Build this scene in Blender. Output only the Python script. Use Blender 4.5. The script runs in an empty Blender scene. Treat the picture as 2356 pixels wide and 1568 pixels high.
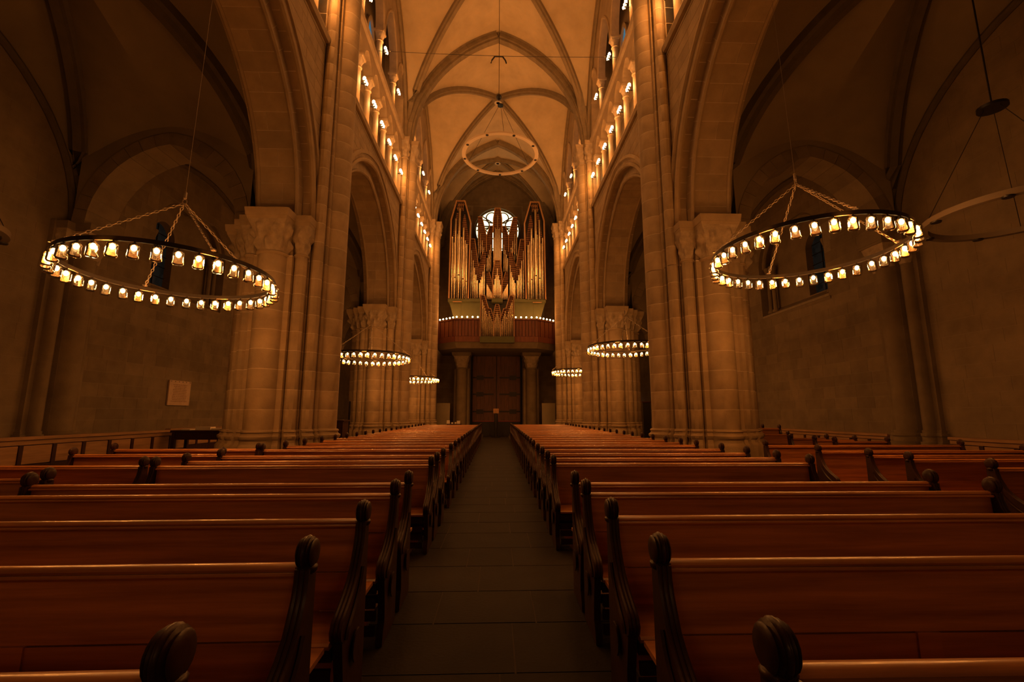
import bpy, math, random
from math import sin, cos, pi, sqrt, atan2, acos, radians, tan
from mathutils import Vector, Matrix
random.seed(7)
C = bpy.context.scene.collection
SC = bpy.context.scene
# ------------------------------------------------------------------ camera, world, exposure
F_PX, PITCH, YAW, CAM_Z = 1050.0, radians(9.1), radians(1.94), 1.6
cd = bpy.data.cameras.new('camera'); cam = bpy.data.objects.new('camera', cd); C.objects.link(cam)

cd.sensor_width = 36.0; cd.sensor_fit = 'HORIZONTAL'; cd.lens = 36.0 * F_PX / 2356.0
cd.clip_start = 0.05; cd.clip_end = 200
cam.location = (0, 0, CAM_Z)
fw = Vector((sin(YAW) * cos(PITCH), cos(YAW) * cos(PITCH), sin(PITCH)))
cam.rotation_euler = fw.to_track_quat('-Z', 'Y').to_euler()
SC.camera = cam
w = bpy.data.worlds.new('night'); SC.world = w; w.use_nodes = True
w.node_tree.nodes['Background'].inputs[0].default_value = (0.25, 0.4, 0.7, 1)
w.node_tree.nodes['Background'].inputs[1].default_value = 0.004
SC.view_settings.view_transform = 'Standard'; SC.view_settings.look = 'None'
SC.view_settings.exposure = 0.0; SC.view_settings.gamma = 1.0
SC.view_settings.use_curve_mapping = False
SC.cycles.use_denoising = True
SC.cycles.max_bounces = 7; SC.cycles.diffuse_bounces = 3; SC.cycles.adaptive_threshold = .03; SC.cycles.glossy_bounces = 3
SC.cycles.transparent_max_bounces = 12; SC.cycles.transmission_bounces = 4
SC.cycles.sample_clamp_indirect = 3.0
SC.cycles.caustics_reflective = False; SC.cycles.caustics_refractive = False
LAMP = (1.0, 0.315, 0.05)          # tungsten lamps, dimmed
P_CHAND, P_SCONCE, P_CLER, P_VAULT_FILL, P_GALLERY = 400.0, 52.0, 52.0, 165.0, 84.0

# ------------------------------------------------------------------ helpers
def new_obj(name, verts, faces, mat=None, parent=None, smooth=False, angle=40):
    me = bpy.data.meshes.new(name); me.from_pydata(verts, [], faces)
    if mat: me.materials.append(mat)
    if smooth:
        me.polygons.foreach_set('use_smooth', [True] * len(me.polygons))
        try: me.set_sharp_from_angle(angle=radians(angle))
        except Exception: pass
    o = bpy.data.objects.new(name, me); C.objects.link(o)
    if parent: o.parent = parent
    return o

class MB:
    def __init__(s): s.v = []; s.f = []
    def add(s, vs, fs):
        b = len(s.v); s.v.extend([tuple(v) for v in vs]); s.f.extend([tuple(i + b for i in f) for f in fs])
    def box(s, x0, x1, y0, y1, z0, z1):
        s.add([(x0,y0,z0),(x1,y0,z0),(x1,y1,z0),(x0,y1,z0),(x0,y0,z1),(x1,y0,z1),(x1,y1,z1),(x0,y1,z1)],
              [(0,3,2,1),(4,5,6,7),(0,1,5,4),(1,2,6,5),(2,3,7,6),(3,0,4,7)])
    def hexa(s, v8):
        s.add(v8, [(0,3,2,1),(4,5,6,7),(0,1,5,4),(1,2,6,5),(2,3,7,6),(3,0,4,7)])
    def prism(s, poly, fa, fb):
        """poly 2D, fa/fb map (p,q) -> 3D for the two caps"""
        n = len(poly); s.add([fa(*p) for p in poly] + [fb(*p) for p in poly],
            [tuple(range(n))[::-1], tuple(range(n, 2*n))] + [(i, (i+1) % n, n + (i+1) % n, n + i) for i in range(n)])
    def loft(s, rings, closed=True, caps=True):
        n = len(rings[0]); vs = [v for r in rings for v in r]; fs = []
        for k in range(len(rings) - 1):
            for i in range(n if closed else n - 1):
                j = (i + 1) % n
                fs.append((k*n+i, k*n+j, (k+1)*n+j, (k+1)*n+i))
        if caps and closed:
            fs.append(tuple(range(n))[::-1]); fs.append(tuple((len(rings)-1)*n + i for i in range(n)))
        s.add(vs, fs)
    def lathe(s, prof, n=16, o=(0,0,0), axis='z', a0=0, a1=2*pi):
        full = abs(a1 - a0 - 2*pi) < 1e-6
        rings = []
        for r, h in prof:
            ring = []
            for i in range(n if full else n + 1):
                t = a0 + (a1 - a0) * i / n
                if axis == 'z': ring.append((o[0] + r*cos(t), o[1] + r*sin(t), o[2] + h))
                elif axis == 'x': ring.append((o[0] + h, o[1] + r*cos(t), o[2] + r*sin(t)))
                else: ring.append((o[0] + r*sin(t), o[1] + h, o[2] + r*cos(t)))
            rings.append(ring)
        s.loft(rings, closed=full, caps=full)
    def sweep(s, path, prof, up=None, closed=False, caps=True):
        """prof list of (a,b): a along side vector, b along up vector"""
        n = len(path); rings = []
        for i in range(n):
            p = Vector(path[i])
            if closed: d = Vector(path[(i+1) % n]) - Vector(path[i-1])
            else: d = Vector(path[min(i+1, n-1)]) - Vector(path[max(i-1, 0)])
            d.normalize()
            u = Vector(up) if up is not None else (Vector((0,0,1)) if abs(d.z) < .9 else Vector((1,0,0)))
            sd = d.cross(u).normalized(); uu = sd.cross(d).normalized()
            rings.append([tuple(p + sd*a + uu*b) for a, b in prof])
        if closed: rings.append(rings[0])
        s.loft(rings, caps=caps and not closed)
    def tube(s, path, r, n=6, closed=False, up=None):
        s.sweep(path, [(r*cos(2*pi*i/n), r*sin(2*pi*i/n)) for i in range(n)], up=up, closed=closed)
    def sphere(s, c, r, n=10, m=6, sz=1.0):
        s.lathe([(max(1e-4, r*sin(pi*k/m)), -r*sz*cos(pi*k/m)) for k in range(m+1)], n, c)
    def build(s, name, mat=None, parent=None, smooth=False, angle=40):
        return new_obj(name, s.v, s.f, mat, parent, smooth, angle)

def tag(o, label=None, cat=None, group=None, kind=None):
    if label: o['label'] = label
    if cat: o['category'] = cat
    if group: o['group'] = group
    if kind: o['kind'] = kind
    return o
def empty(name, loc=(0,0,0), rz=0, label=None, cat=None, group=None, kind=None):
    o = bpy.data.objects.new(name, None); C.objects.link(o); o.location = loc; o.rotation_euler = (0,0,rz)
    o.empty_display_size = .2
    return tag(o, label, cat, group, kind)
KIDS = {}
def copy_tree(o, parent=None, skip=()):
    c = o.copy(); C.objects.link(c); c.parent = parent
    for ch in o.children:
        if ch.type == 'LIGHT' or ch.name.split('.')[0] in skip: continue     # every lamp gets its own light
        copy_tree(ch, c, skip)
    return c
def dup(o, parent, loc=None):
    c = o.copy(); C.objects.link(c); c.parent = parent
    if loc is not None: c.location = loc
    return c
def point_light(name, loc, power, parent=None, radius=.05, color=LAMP):
    l = bpy.data.lights.new(name, 'POINT'); l.energy = power; l.color = color; l.shadow_soft_size = radius
    o = bpy.data.objects.new(name, l); C.objects.link(o); o.location = loc
    if parent: o.parent = parent
    return o
ORD = ['first','second','third','fourth','fifth','sixth','seventh','eighth','ninth','tenth','eleventh','twelfth','thirteenth','fourteenth','fifteenth','sixteenth','seventeenth','eighteenth','nineteenth','twentieth']
ORD += ['twenty-' + x for x in ORD[:9]] + ['thirtieth'] + ['thirty-' + x for x in ORD[:9]]

# ------------------------------------------------------------------ materials
def mat(name, col, rough=.8, metal=0, noise=0, nscale=3.0, bump=0, bscale=40, rnd=0, coat=0, stretch=None, spec=None, col2=None):
    m = bpy.data.materials.new(name); m.use_nodes = True; nt = m.node_tree; N = nt.nodes; L = nt.links
    b = N['Principled BSDF']; b.inputs['Roughness'].default_value = rough; b.inputs['Metallic'].default_value = metal
    b.inputs['Base Color'].default_value = (*col, 1)
    if coat: b.inputs['Coat Weight'].default_value = coat; b.inputs['Coat Roughness'].default_value = .18
    if spec is not None: b.inputs['Specular IOR Level'].default_value = spec
    geo = N.new('ShaderNodeNewGeometry'); vec = geo.outputs['Position']
    if stretch:
        mp = N.new('ShaderNodeMapping'); mp.inputs['Scale'].default_value = stretch; L.new(vec, mp.inputs['Vector']); vec = mp.outputs[0]
    cur = None
    if noise:
        n1 = N.new('ShaderNodeTexNoise'); n1.inputs['Scale'].default_value = nscale; n1.inputs['Detail'].default_value = 5; n1.inputs['Roughness'].default_value = .6
        L.new(vec, n1.inputs['Vector'])
        mx = N.new('ShaderNodeMix'); mx.data_type = 'RGBA'
        c2 = col2 or tuple(c * (1 - noise) for c in col)
        mx.inputs[6].default_value = (*c2, 1); mx.inputs[7].default_value = (*(min(1, c * (1 + noise * .45)) for c in col), 1)
        rp = N.new('ShaderNodeMapRange'); rp.inputs[1].default_value = .3; rp.inputs[2].default_value = .7
        L.new(n1.outputs[0], rp.inputs[0]); L.new(rp.outputs[0], mx.inputs[0]); cur = mx.outputs[2]
    if rnd:
        oi = N.new('ShaderNodeObjectInfo'); mr = N.new('ShaderNodeMapRange'); mr.inputs[3].default_value = 1 - rnd; mr.inputs[4].default_value = 1 + rnd
        L.new(oi.outputs['Random'], mr.inputs[0])
        hs = N.new('ShaderNodeHueSaturation'); L.new(mr.outputs[0], hs.inputs['Value'])
        if cur: L.new(cur, hs.inputs['Color'])
        else: hs.inputs['Color'].default_value = (*col, 1)
        cur = hs.outputs[0]
    if cur: L.new(cur, b.inputs['Base Color'])
    if bump:
        n2 = N.new('ShaderNodeTexNoise'); n2.inputs['Scale'].default_value = bscale; n2.inputs['Detail'].default_value = 4
        L.new(vec, n2.inputs['Vector'])
        bp = N.new('ShaderNodeBump'); bp.inputs['Strength'].default_value = bump; bp.inputs['Distance'].default_value = .02
        L.new(n2.outputs[0], bp.inputs['Height']); L.new(bp.outputs[0], b.inputs['Normal'])
    return m
def emis(name, col, strength):
    m = bpy.data.materials.new(name); m.use_nodes = True; nt = m.node_tree; nt.nodes.clear()
    e = nt.nodes.new('ShaderNodeEmission'); e.inputs[0].default_value = (*col, 1); e.inputs[1].default_value = strength
    o = nt.nodes.new('ShaderNodeOutputMaterial'); nt.links.new(e.outputs[0], o.inputs[0]); return m
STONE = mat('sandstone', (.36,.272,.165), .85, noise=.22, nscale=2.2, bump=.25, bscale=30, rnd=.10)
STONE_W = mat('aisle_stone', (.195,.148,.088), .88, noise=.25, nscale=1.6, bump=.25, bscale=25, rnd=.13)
STONE_C = mat('carved_stone', (.38,.30,.20), .88, noise=.3, nscale=6, bump=.5, bscale=22)
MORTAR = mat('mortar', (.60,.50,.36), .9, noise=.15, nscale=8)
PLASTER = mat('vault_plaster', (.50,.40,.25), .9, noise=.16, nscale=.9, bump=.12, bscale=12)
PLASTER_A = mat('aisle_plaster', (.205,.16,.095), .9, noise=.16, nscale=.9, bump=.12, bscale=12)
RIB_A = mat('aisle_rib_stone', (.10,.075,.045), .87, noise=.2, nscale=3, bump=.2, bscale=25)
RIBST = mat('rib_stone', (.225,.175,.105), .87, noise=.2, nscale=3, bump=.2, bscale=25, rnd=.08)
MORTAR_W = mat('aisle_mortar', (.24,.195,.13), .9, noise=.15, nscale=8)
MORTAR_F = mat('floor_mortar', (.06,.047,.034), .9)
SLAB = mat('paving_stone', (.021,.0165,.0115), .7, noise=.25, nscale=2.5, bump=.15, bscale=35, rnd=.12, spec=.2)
WOOD = mat('pew_wood', (.45,.19,.055), .36, noise=.5, nscale=2.2, stretch=(.35,5,7), coat=.35, rnd=.10, bump=.05, bscale=10, col2=(.21,.078,.024))
WOOD_D = mat('dark_carved_wood', (.04,.013,.006), .42, noise=.4, nscale=6, coat=.08, bump=.08, bscale=30, spec=.3)
WOOD_L = mat('wainscot_wood', (.36,.20,.09), .45, noise=.35, nscale=2.5, stretch=(4,.5,5), rnd=.05)
WOOD_F = mat('platform_wood', (.09,.022,.012), .5, noise=.35, nscale=3, stretch=(.4,4,4))
DOORW = mat('door_wood', (.12,.05,.025), .6, noise=.45, nscale=3, stretch=(5,5,.5), rnd=.12)
BLACK = mat('black_metal', (.015,.013,.012), .45, metal=.4)
IRON = mat('dark_iron', (.06,.05,.04), .42, metal=.85)
CHAINM = mat('steel_chain', (.26,.21,.16), .5, metal=.7)
PALE = mat('pale_ring_paint', (.52,.42,.30), .5)
DIM = mat('dull_ring_paint', (.16,.125,.085), .6)
PIPE = mat('tin_pipe', (.86,.74,.52), .27, metal=1.0)
CASE = mat('organ_case_wood', (.40,.22,.10), .5, noise=.2, nscale=4, stretch=(3,3,.5))
SLATM = mat('organ_shutter_wood', (.24,.105,.045), .5, noise=.2, nscale=4)
GREEN = mat('organ_green_paint', (.085,.09,.035), .6, noise=.12, nscale=3)
PARAPET = mat('parapet_wood', (.15,.045,.022), .5, noise=.35, nscale=3, stretch=(5,5,.6), rnd=.08)
GREY = mat('grey_panel', (.30,.25,.155), .8, noise=.1, nscale=2)
PAPER = mat('white_paper', (.75,.66,.52), .8)
PLAQUE = mat('plaque_stone', (.50,.36,.24), .6, noise=.15, nscale=6)
INK = mat('engraved_letters', (.25,.15,.08), .8)
BULB = emis('bulb_glow', (1.0,.70,.32), 26)
BULB_S = emis('small_bulb_glow', (1.0,.70,.32), 30)
GLOW_W = emis('west_window_glass', (1.0,.90,.50), 3.2)
GLOW_D = emis('daylight_gap', (.8,.9,1.0), 1.2)
def glassmix():
    m = bpy.data.materials.new('jar_glass'); m.use_nodes = True; nt = m.node_tree; N = nt.nodes; L = nt.links; N.clear()
    o = N.new('ShaderNodeOutputMaterial'); t = N.new('ShaderNodeBsdfTransparent'); t.inputs[0].default_value = (1,.93,.8,1)
    tr = N.new('ShaderNodeBsdfTranslucent'); tr.inputs[0].default_value = (.9,.7,.42,1)
    g = N.new('ShaderNodeBsdfGlossy'); g.inputs[1].default_value = .12
    n = N.new('ShaderNodeTexNoise'); n.inputs['Scale'].default_value = 38; geo = N.new('ShaderNodeNewGeometry'); L.new(geo.outputs['Position'], n.inputs['Vector'])
    mr = N.new('ShaderNodeMapRange'); mr.inputs[1].default_value = .35; mr.inputs[2].default_value = .68; mr.inputs[3].default_value = .02; mr.inputs[4].default_value = .22
    L.new(n.outputs[0], mr.inputs[0])
    a = N.new('ShaderNodeMixShader'); L.new(mr.outputs[0], a.inputs[0]); L.new(t.outputs[0], a.inputs[1]); L.new(tr.outputs[0], a.inputs[2])
    f = N.new('ShaderNodeFresnel'); f.inputs[0].default_value = 1.45
    b = N.new('ShaderNodeMixShader'); L.new(f.outputs[0], b.inputs[0]); L.new(a.outputs[0], b.inputs[1]); L.new(g.outputs[0], b.inputs[2])
    L.new(b.outputs[0], o.inputs[0]); return m
GLASS = glassmix()
def stained(name, c1, c2, strength):
    m = bpy.data.materials.new(name); m.use_nodes = True; nt = m.node_tree; N = nt.nodes; L = nt.links; N.clear()
    o = N.new('ShaderNodeOutputMaterial'); e = N.new('ShaderNodeEmission'); e.inputs[1].default_value = strength
    v = N.new('ShaderNodeTexVoronoi'); v.inputs['Scale'].default_value = 3.5; geo = N.new('ShaderNodeNewGeometry'); L.new(geo.outputs['Position'], v.inputs['Vector'])
    mx = N.new('ShaderNodeMix'); mx.data_type = 'RGBA'; mx.inputs[6].default_value = (*c1, 1); mx.inputs[7].default_value = (*c2, 1)
    sp = N.new('ShaderNodeSeparateColor'); L.new(v.outputs['Color'], sp.inputs[0]); L.new(sp.outputs[0], mx.inputs[0])
    g = N.new('ShaderNodeBsdfGlossy'); g.inputs[0].default_value = (.04,.04,.05,1); g.inputs[1].default_value = .2
    ad = N.new('ShaderNodeAddShader'); L.new(mx.outputs[2], e.inputs[0]); L.new(e.outputs[0], ad.inputs[0]); L.new(g.outputs[0], ad.inputs[1]); L.new(ad.outputs[0], o.inputs[0]); return m
BLUEG = stained('dusk_stained_glass', (.03,.09,.16), (.10,.26,.34), .8)
DARKG = stained('dark_lancet_glass', (.010,.008,.006), (.02,.016,.012), .35)

# ------------------------------------------------------------------ building dimensions
PX, BAY, P0 = 5.93, 10.5, 2.45          # pier axis from the nave axis, bay length, first pier
PIERS = [P0, P0 + BAY, P0 + 2*BAY, P0 + 3*BAY]
WEST = 39.0; BACK = -8.0
XN = 5.13                               # nave wall face
XA = 12.2                               # aisle wall face
Z_CAP, Z_STR, Z_STR2, Z_TOP = 6.86, 12.6, 16.25, 24.2

class Arch:
    def __init__(s, a, h, yc, zs, R=None):
        s.a, s.yc, s.zs = a, yc, zs; s.R = R if R else (a*a + h*h) / (2*a)
        s.cl = yc - a + s.R; s.cr = yc + a - s.R
    def off(s, d): return Arch(s.a + d, 0, s.yc, s.zs, s.R + d)
    def apex(s): return s.zs + sqrt(max(0, s.R**2 - (s.R - s.a)**2))
    def phi(s): return acos(max(-1, min(1, (s.R - s.a) / s.R)))      # angle from the springing to the apex
    def half(s, n, left=True):
        ph = s.phi(); out = []
        for i in range(n + 1):
            t = ph * i / n
            out.append((s.cl - s.R*cos(t) if left else s.cr + s.R*cos(t), s.zs + s.R*sin(t)))
        return out
    def pts(s, n=14):
        return s.half(n) + s.half(n, False)[::-1][1:]
    def z(s, y):
        t = abs(y - s.yc)
        if t >= s.a: return s.zs
        return s.zs + sqrt(max(0, s.R**2 - (t + s.R - s.a)**2))

def clip_poly(poly, n, d):
    """keep n.p >= d"""
    out = []
    for i in range(len(poly)):
        a, b = poly[i], poly[(i+1) % len(poly)]
        da, db = n[0]*a[0] + n[1]*a[1] - d, n[0]*b[0] + n[1]*b[1] - d
        if da >= 0: out.append(a)
        if (da >= 0) != (db >= 0):
            t = da / (da - db); out.append((a[0] + (b[0]-a[0])*t, a[1] + (b[1]-a[1])*t))
    return out
def clip_arch(poly, A, outside=True):
    cy = sum(p[0] for p in poly) / len(poly); cz = sum(p[1] for p in poly) / len(poly)
    if outside:
        if cz < A.zs: 
            return clip_poly(poly, (-1,0), -(A.yc - A.a)) if cy < A.yc else clip_poly(poly, (1,0), A.yc + A.a)
        c = A.cl if cy < A.yc else A.cr
        d = Vector((cy - c, cz - A.zs)); d.normalize()
        return clip_poly(poly, (d.x, d.y), d.x*c + d.y*A.zs + A.R)
    for c, sg in ((A.cl, -1), (A.cr, 1)):
        if (cy - A.yc) * sg < 0 and abs(cy - A.yc) > .4: continue
        d = Vector((cy - c, max(cz - A.zs, 0))); d.normalize()
        poly = clip_poly(poly, (-d.x, -d.y), -(d.x*c + d.y*A.zs + A.R))
        if len(poly) < 3: return []
    return poly
def area(poly):
    return abs(sum(poly[i-1][0]*poly[i][1] - poly[i][0]*poly[i-1][1] for i in range(len(poly)))) / 2

def masonry(parent, place, y0, y1, z0, z1, ch, lens, clips, material, hole=None, singles=True, name='stone_block', gap=.011, proud=.003, left=None):
    """courses of stone blocks; place(u, v, depth) -> 3D. left: [n] budget of single objects; the rest joins one stuff mesh"""
    rest = MB(); z = z0; row = 0
    while z < z1 - .08:
        h = min(ch * random.uniform(.88, 1.12), z1 - z)
        y = y0 - random.uniform(0, lens[1])
        while y < y1:
            l = random.uniform(*lens); a, b = max(y, y0), min(y + l, y1)
            y += l
            if b - a < .08: continue
            poly = [(a + gap/2, z + gap/2), (b - gap/2, z + gap/2), (b - gap/2, z + h - gap/2), (a + gap/2, z + h - gap/2)]
            if hole:
                cy, cz = (a+b)/2, z + h/2
                if hole[0] < b and hole[1] > a and hole[2] < z + h and hole[3] > z:
                    if cz > hole[2] and cz < hole[3]:
                        if cy < hole[0]: poly = clip_poly(poly, (-1,0), -hole[0])
                        elif cy > hole[1]: poly = clip_poly(poly, (1,0), hole[1])
                        else: continue
                    elif cz < hole[2]: poly = clip_poly(poly, (0,-1), -hole[2])
                    else: poly = clip_poly(poly, (0,1), hole[3])
            for A, outs in clips:
                if len(poly) >= 3: poly = clip_arch(poly, A, outs)
            if len(poly) < 3 or area(poly) < .01: continue
            m = MB() if (singles and left[0] > 0) else rest
            dd = proud * random.uniform(.7, 1.3)
            m.prism(poly, lambda u, v: place(u, v, -.03), lambda u, v: place(u, v, dd))
            if m is not rest:
                m.build(name, material, parent); left[0] -= 1
        z += h; row += 1
    if rest.v: tag(rest.build('small_masonry', material, parent), kind='stuff')

# ------------------------------------------------------------------ floor
floor = MB(); floor.box(-12.9, 12.9, BACK, WEST + .4, -.25, -.005)
floor = tag(floor.build('floor', MORTAR_F), kind='structure')
y = 1.05 + .0
rows = [(1.75,2.45),(2.45,3.15),(3.15,3.85),(3.85,4.5),(4.5,5.2)]
splits = [[-.35,.45],[.03],[.13],[-.48,.32],[-.16]]
yy = 5.2
while yy < 38.6:
    h = random.uniform(.62,.78); rows.append((yy, min(yy+h, 38.9))); yy += h
    splits.append(sorted([random.uniform(-.7,-.1), random.uniform(.15,.7)]) if random.random() < .5 else [random.uniform(-.35,.35)])
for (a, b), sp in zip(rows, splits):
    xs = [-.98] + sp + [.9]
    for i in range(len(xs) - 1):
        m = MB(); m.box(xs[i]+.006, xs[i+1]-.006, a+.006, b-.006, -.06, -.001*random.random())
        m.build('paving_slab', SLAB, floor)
for s, x0, x1 in ((-1, -4.25, -.99), (1, .91, 4.25)):
    for j in range(12):
        a, b = x0 + (x1-x0)*j/12, x0 + (x1-x0)*(j+1)/12
        m = MB(); m.box(a+.003, b-.003, 3.9, 4.95, -.06, .008); m.build('floor_board', WOOD_F, floor)
    for (ya, yb) in ((.2, 3.89), (4.96, 30.0)):
        m = MB(); m.box(x0, x1, ya, yb, -.06, .006); m.build('pew_platform', WOOD_F, floor)
for s in (-1, 1):
    m = MB(); yy = 2.0
    while yy < 38:
        xx = 4.3
        while xx < 12.0:
            l = random.uniform(.7, 1.0)
            m.box(s*xx + (.006 if s > 0 else -l+.006), s*xx + (l-.006 if s > 0 else -.006), yy+.006, yy+.694, -.06, -.002); xx += l
        yy += .7
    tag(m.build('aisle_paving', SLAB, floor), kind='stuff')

# ------------------------------------------------------------------ compound piers
def arc(cx, cy, r, a0, a1, n):
    return [(cx + r*cos(radians(a0 + (a1-a0)*i/n)), cy + r*sin(radians(a0 + (a1-a0)*i/n))) for i in range(n+1)]
def quadrant():
    # from the nave tip (p=0, q=1.51) round to the arcade tip (p=1.51, q=0)
    q = arc(0, 1.15, .36, 90, 0, 5)
    q += [(.50,1.15), (.50,.96)] + arc(.66,.96,.155,180,-90,8)[1:-1] + [(.66,.80),(.80,.80),(.80,.66)]
    q += arc(.96,.66,.155,180,-90,8)[1:-1] + [(.96,.50),(1.15,.50)] + arc(1.15,0,.36,90,0,5)
    return q
Q1 = quadrant()
PROF = Q1[:-1] + [(p, -q) for p, q in Q1[::-1]][:-1] + [(-p, -q) for p, q in Q1][:-1] + [(-p, q) for p, q in Q1[::-1]][:-1]
half_n = arc(0, 1.15, .36, 90, 0, 5) + [(.50,1.15), (.50,.96)] + arc(.66,.96,.155,180,-90,8)[1:-1] + [(.66,.80),(.82,.80),(.82,.52)]
PROF_UP = half_n + [(-p, q) for p, q in half_n[::-1]][:-1]
def ring(prof, z, k=1.0, g=0.0):
    out = []
    for p, q in prof:
        l = sqrt(p*p + q*q); f = k + (g / l if l > 0 else 0)
        out.append((q*f, p*f, z))          # local x = towards the nave, y = along the nave
    return out
def carved_capital(c, r0, half, z0, z1, n=40, leaves=8, lumps=.045):
    """bell that flares from a round shaft to a square abacus, with two rows of curled leaves"""
    m = MB(); rings = []; K = 14
    for k in range(K + 1):
        t = k / K; rr = []
        for i in range(n):
            th = 2*pi*i/n + pi/4
            sq = 1 / max(abs(cos(th)), abs(sin(th)))
            rad = r0*(1-t**1.6) + (t**1.6) * half * (sq*.86 + .14)
            leaf1 = max(0, cos(leaves*th)) * max(0, sin(pi*min(1, t/.52)))**1.5
            leaf2 = max(0, -cos(leaves*th)) * max(0, sin(pi*max(0, min(1, (t-.35)/.6))))**1.5
            rad += lumps * (leaf1*1.2 + leaf2*1.5) * (1 + .35*sin(13*th + 9*t))
            rr.append((c[0] + rad*cos(th), c[1] + rad*sin(th), z0 + (z1-z0)*t))
        rings.append(rr)
    m.loft(rings); return m
def abacus(m, c, half, z0, z1):
    for (h, a, b) in ((half*.93, z0, z0 + (z1-z0)*.3), (half, z0 + (z1-z0)*.3, z1)):
        m.hexa([(c[0]-h*.96,c[1]-h*.96,a),(c[0]+h*.96,c[1]-h*.96,a),(c[0]+h*.96,c[1]+h*.96,a),(c[0]-h*.96,c[1]+h*.96,a),
                (c[0]-h,c[1]-h,b),(c[0]+h,c[1]-h,b),(c[0]+h,c[1]+h,b),(c[0]-h,c[1]+h,b)])
def build_pier():
    root = empty('pillar')
    m = MB(); m.loft([ring(PROF, 0, 1.12), ring(PROF, .50, 1.12), ring(PROF, .53, 1.11)]); m.build('plinth', STONE, root, True, 30)
    m = MB(); m.loft([ring(PROF, .53, 1.10), ring(PROF, .80, 1.10), ring(PROF, .83, 1.09), ring(PROF, .88, 1.055), ring(PROF, .95, 1.045), ring(PROF, 1.0, 1.075), ring(PROF, 1.05, 1.08),
                      ring(PROF, 1.09, 1.04), ring(PROF, 1.13, 1.03), ring(PROF, 1.16, 1.05), ring(PROF, 1.2, 1.03), ring(PROF, 1.21, 1.0)]); m.build('base_moulding', STONE, root, True, 30)
    core = MB(); core.loft([ring(PROF, 1.0, 1, -.003), ring(PROF, 5.76, 1, -.003)]); core.build('mortar_core', MORTAR, root, True, 30)
    zs = 1.21; n = 9; h = (5.74 - zs) / n; first = None
    for k in range(n):
        if first is None:
            m = MB(); m.loft([ring(PROF, .006, 1, -.0025), ring(PROF, .010), ring(PROF, h-.010), ring(PROF, h-.006, 1, -.0025)])
            first = m.build('stone_course', STONE, root, True, 30); first.location.z = zs
        else: dup(first, root, (0, 0, zs + k*h))
    m = MB(); m.box(-.74, .48, -.73, .73, Z_CAP - .06, 9.3); m.build('springer_block', STONE, root)
    # core behind the capitals
    m = MB(); m.loft([ring(PROF, 5.74, .93), ring(PROF, Z_CAP, .93)]); m.build('core_block', STONE, root, True, 30)
    for c, r, hf in (((0,1.15),.36,.56), ((0,-1.15),.36,.56), ((-1.15,0),.36,.56)):
        m = MB(); m.lathe([(r, 5.70), (r+.05, 5.73), (r+.05, 5.77), (r, 5.80)], 20, (c[0], c[1], 0)); m.build('necking_ring', STONE, root, True)
        carved_capital(c, r+.01, hf-.04, 5.78, 6.58, 64, 8, .085).build('capital', STONE_C, root, True, 60)
        m = MB(); abacus(m, c, hf, 6.58, Z_CAP); m.build('abacus', STONE, root)
    for sx, sy in ((1,1),(1,-1),(-1,1),(-1,-1)):
        for (a, b) in (((.66*sx, .96*sy)), ((.96*sx, .66*sy))):
            if sx > 0 and abs(a) > .9: continue            # this shaft runs on up to the high vault
            m = MB(); m.lathe([(.155, 5.74), (.19, 5.77), (.19, 5.80), (.155, 5.83)], 14, (a, b, 0)); m.build('necking_ring', STONE, root, True)
            carved_capital((a, b), .16, .25, 5.82, 6.58, 36, 6, .045).build('small_capital', STONE_C, root, True, 60)
            m = MB(); abacus(m, (a, b), .28, 6.58, Z_CAP - .01); m.build('small_abacus', STONE, root)
    # upper stage
    core = MB(); core.loft([ring(PROF_UP, 5.7, 1, -.003), ring(PROF_UP, 15.1, 1, -.003)]); core.build('mortar_core', MORTAR, root, True, 30)
    zs = 5.74; n = 17; h = (15.1 - zs) / n; first = None
    for k in range(n):
        if first is None:
            m = MB(); m.loft([ring(PROF_UP, .006, 1, -.0025), ring(PROF_UP, .010), ring(PROF_UP, h-.010), ring(PROF_UP, h-.006, 1, -.0025)])
            first = m.build('shaft_course', STONE, root, True, 30); first.location.z = zs
        else: dup(first, root, (0, 0, zs + k*h))
    m = MB(); m.loft([ring(PROF_UP, 15.1, .97), ring(PROF_UP, Z_STR2, .97)]); m.build('core_block', STONE, root, True, 30)
    for c, r, hf in (((1.15,0),.36,.5), ((.96,.66),.155,.27), ((.96,-.66),.155,.27)):
        m = MB(); m.lathe([(r, 15.08), (r+.04, 15.1), (r+.04, 15.14), (r, 15.17)], 16, (c[0], c[1], 0)); m.build('necking_ring', STONE, root, True)
        carved_capital(c, r+.01, hf-.04, 15.15, 16.02, 40, 7, .06).build('high_capital', STONE_C, root, True, 60)
        m = MB(); abacus(m, c, hf, 16.02, Z_STR2); m.build('high_abacus', STONE, root)
    return root
pier0 = build_pier()
names = ['nearest', 'first', 'second', 'third']
for i, yp in enumerate(PIERS):
    for s in (-1, 1):
        side = 'left' if s < 0 else 'right'
        if i == 0 and s < 0: r = pier0
        else: r = copy_tree(pier0)
        r.location = (s*PX, yp, 0); r.rotation_euler = (0, 0, 0 if s < 0 else pi)
        lab = {0: f'tall clustered stone pillar beside the camera on the {side} of the nave', 1: f'large clustered stone pillar behind the big chandelier on the {side}',
               2: f'clustered stone pillar behind the middle chandelier on the {side}', 3: f'slender looking clustered stone pillar beside the organ on the {side}'}[i]
        tag(r, lab, 'pillar', None, 'structure')

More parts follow.
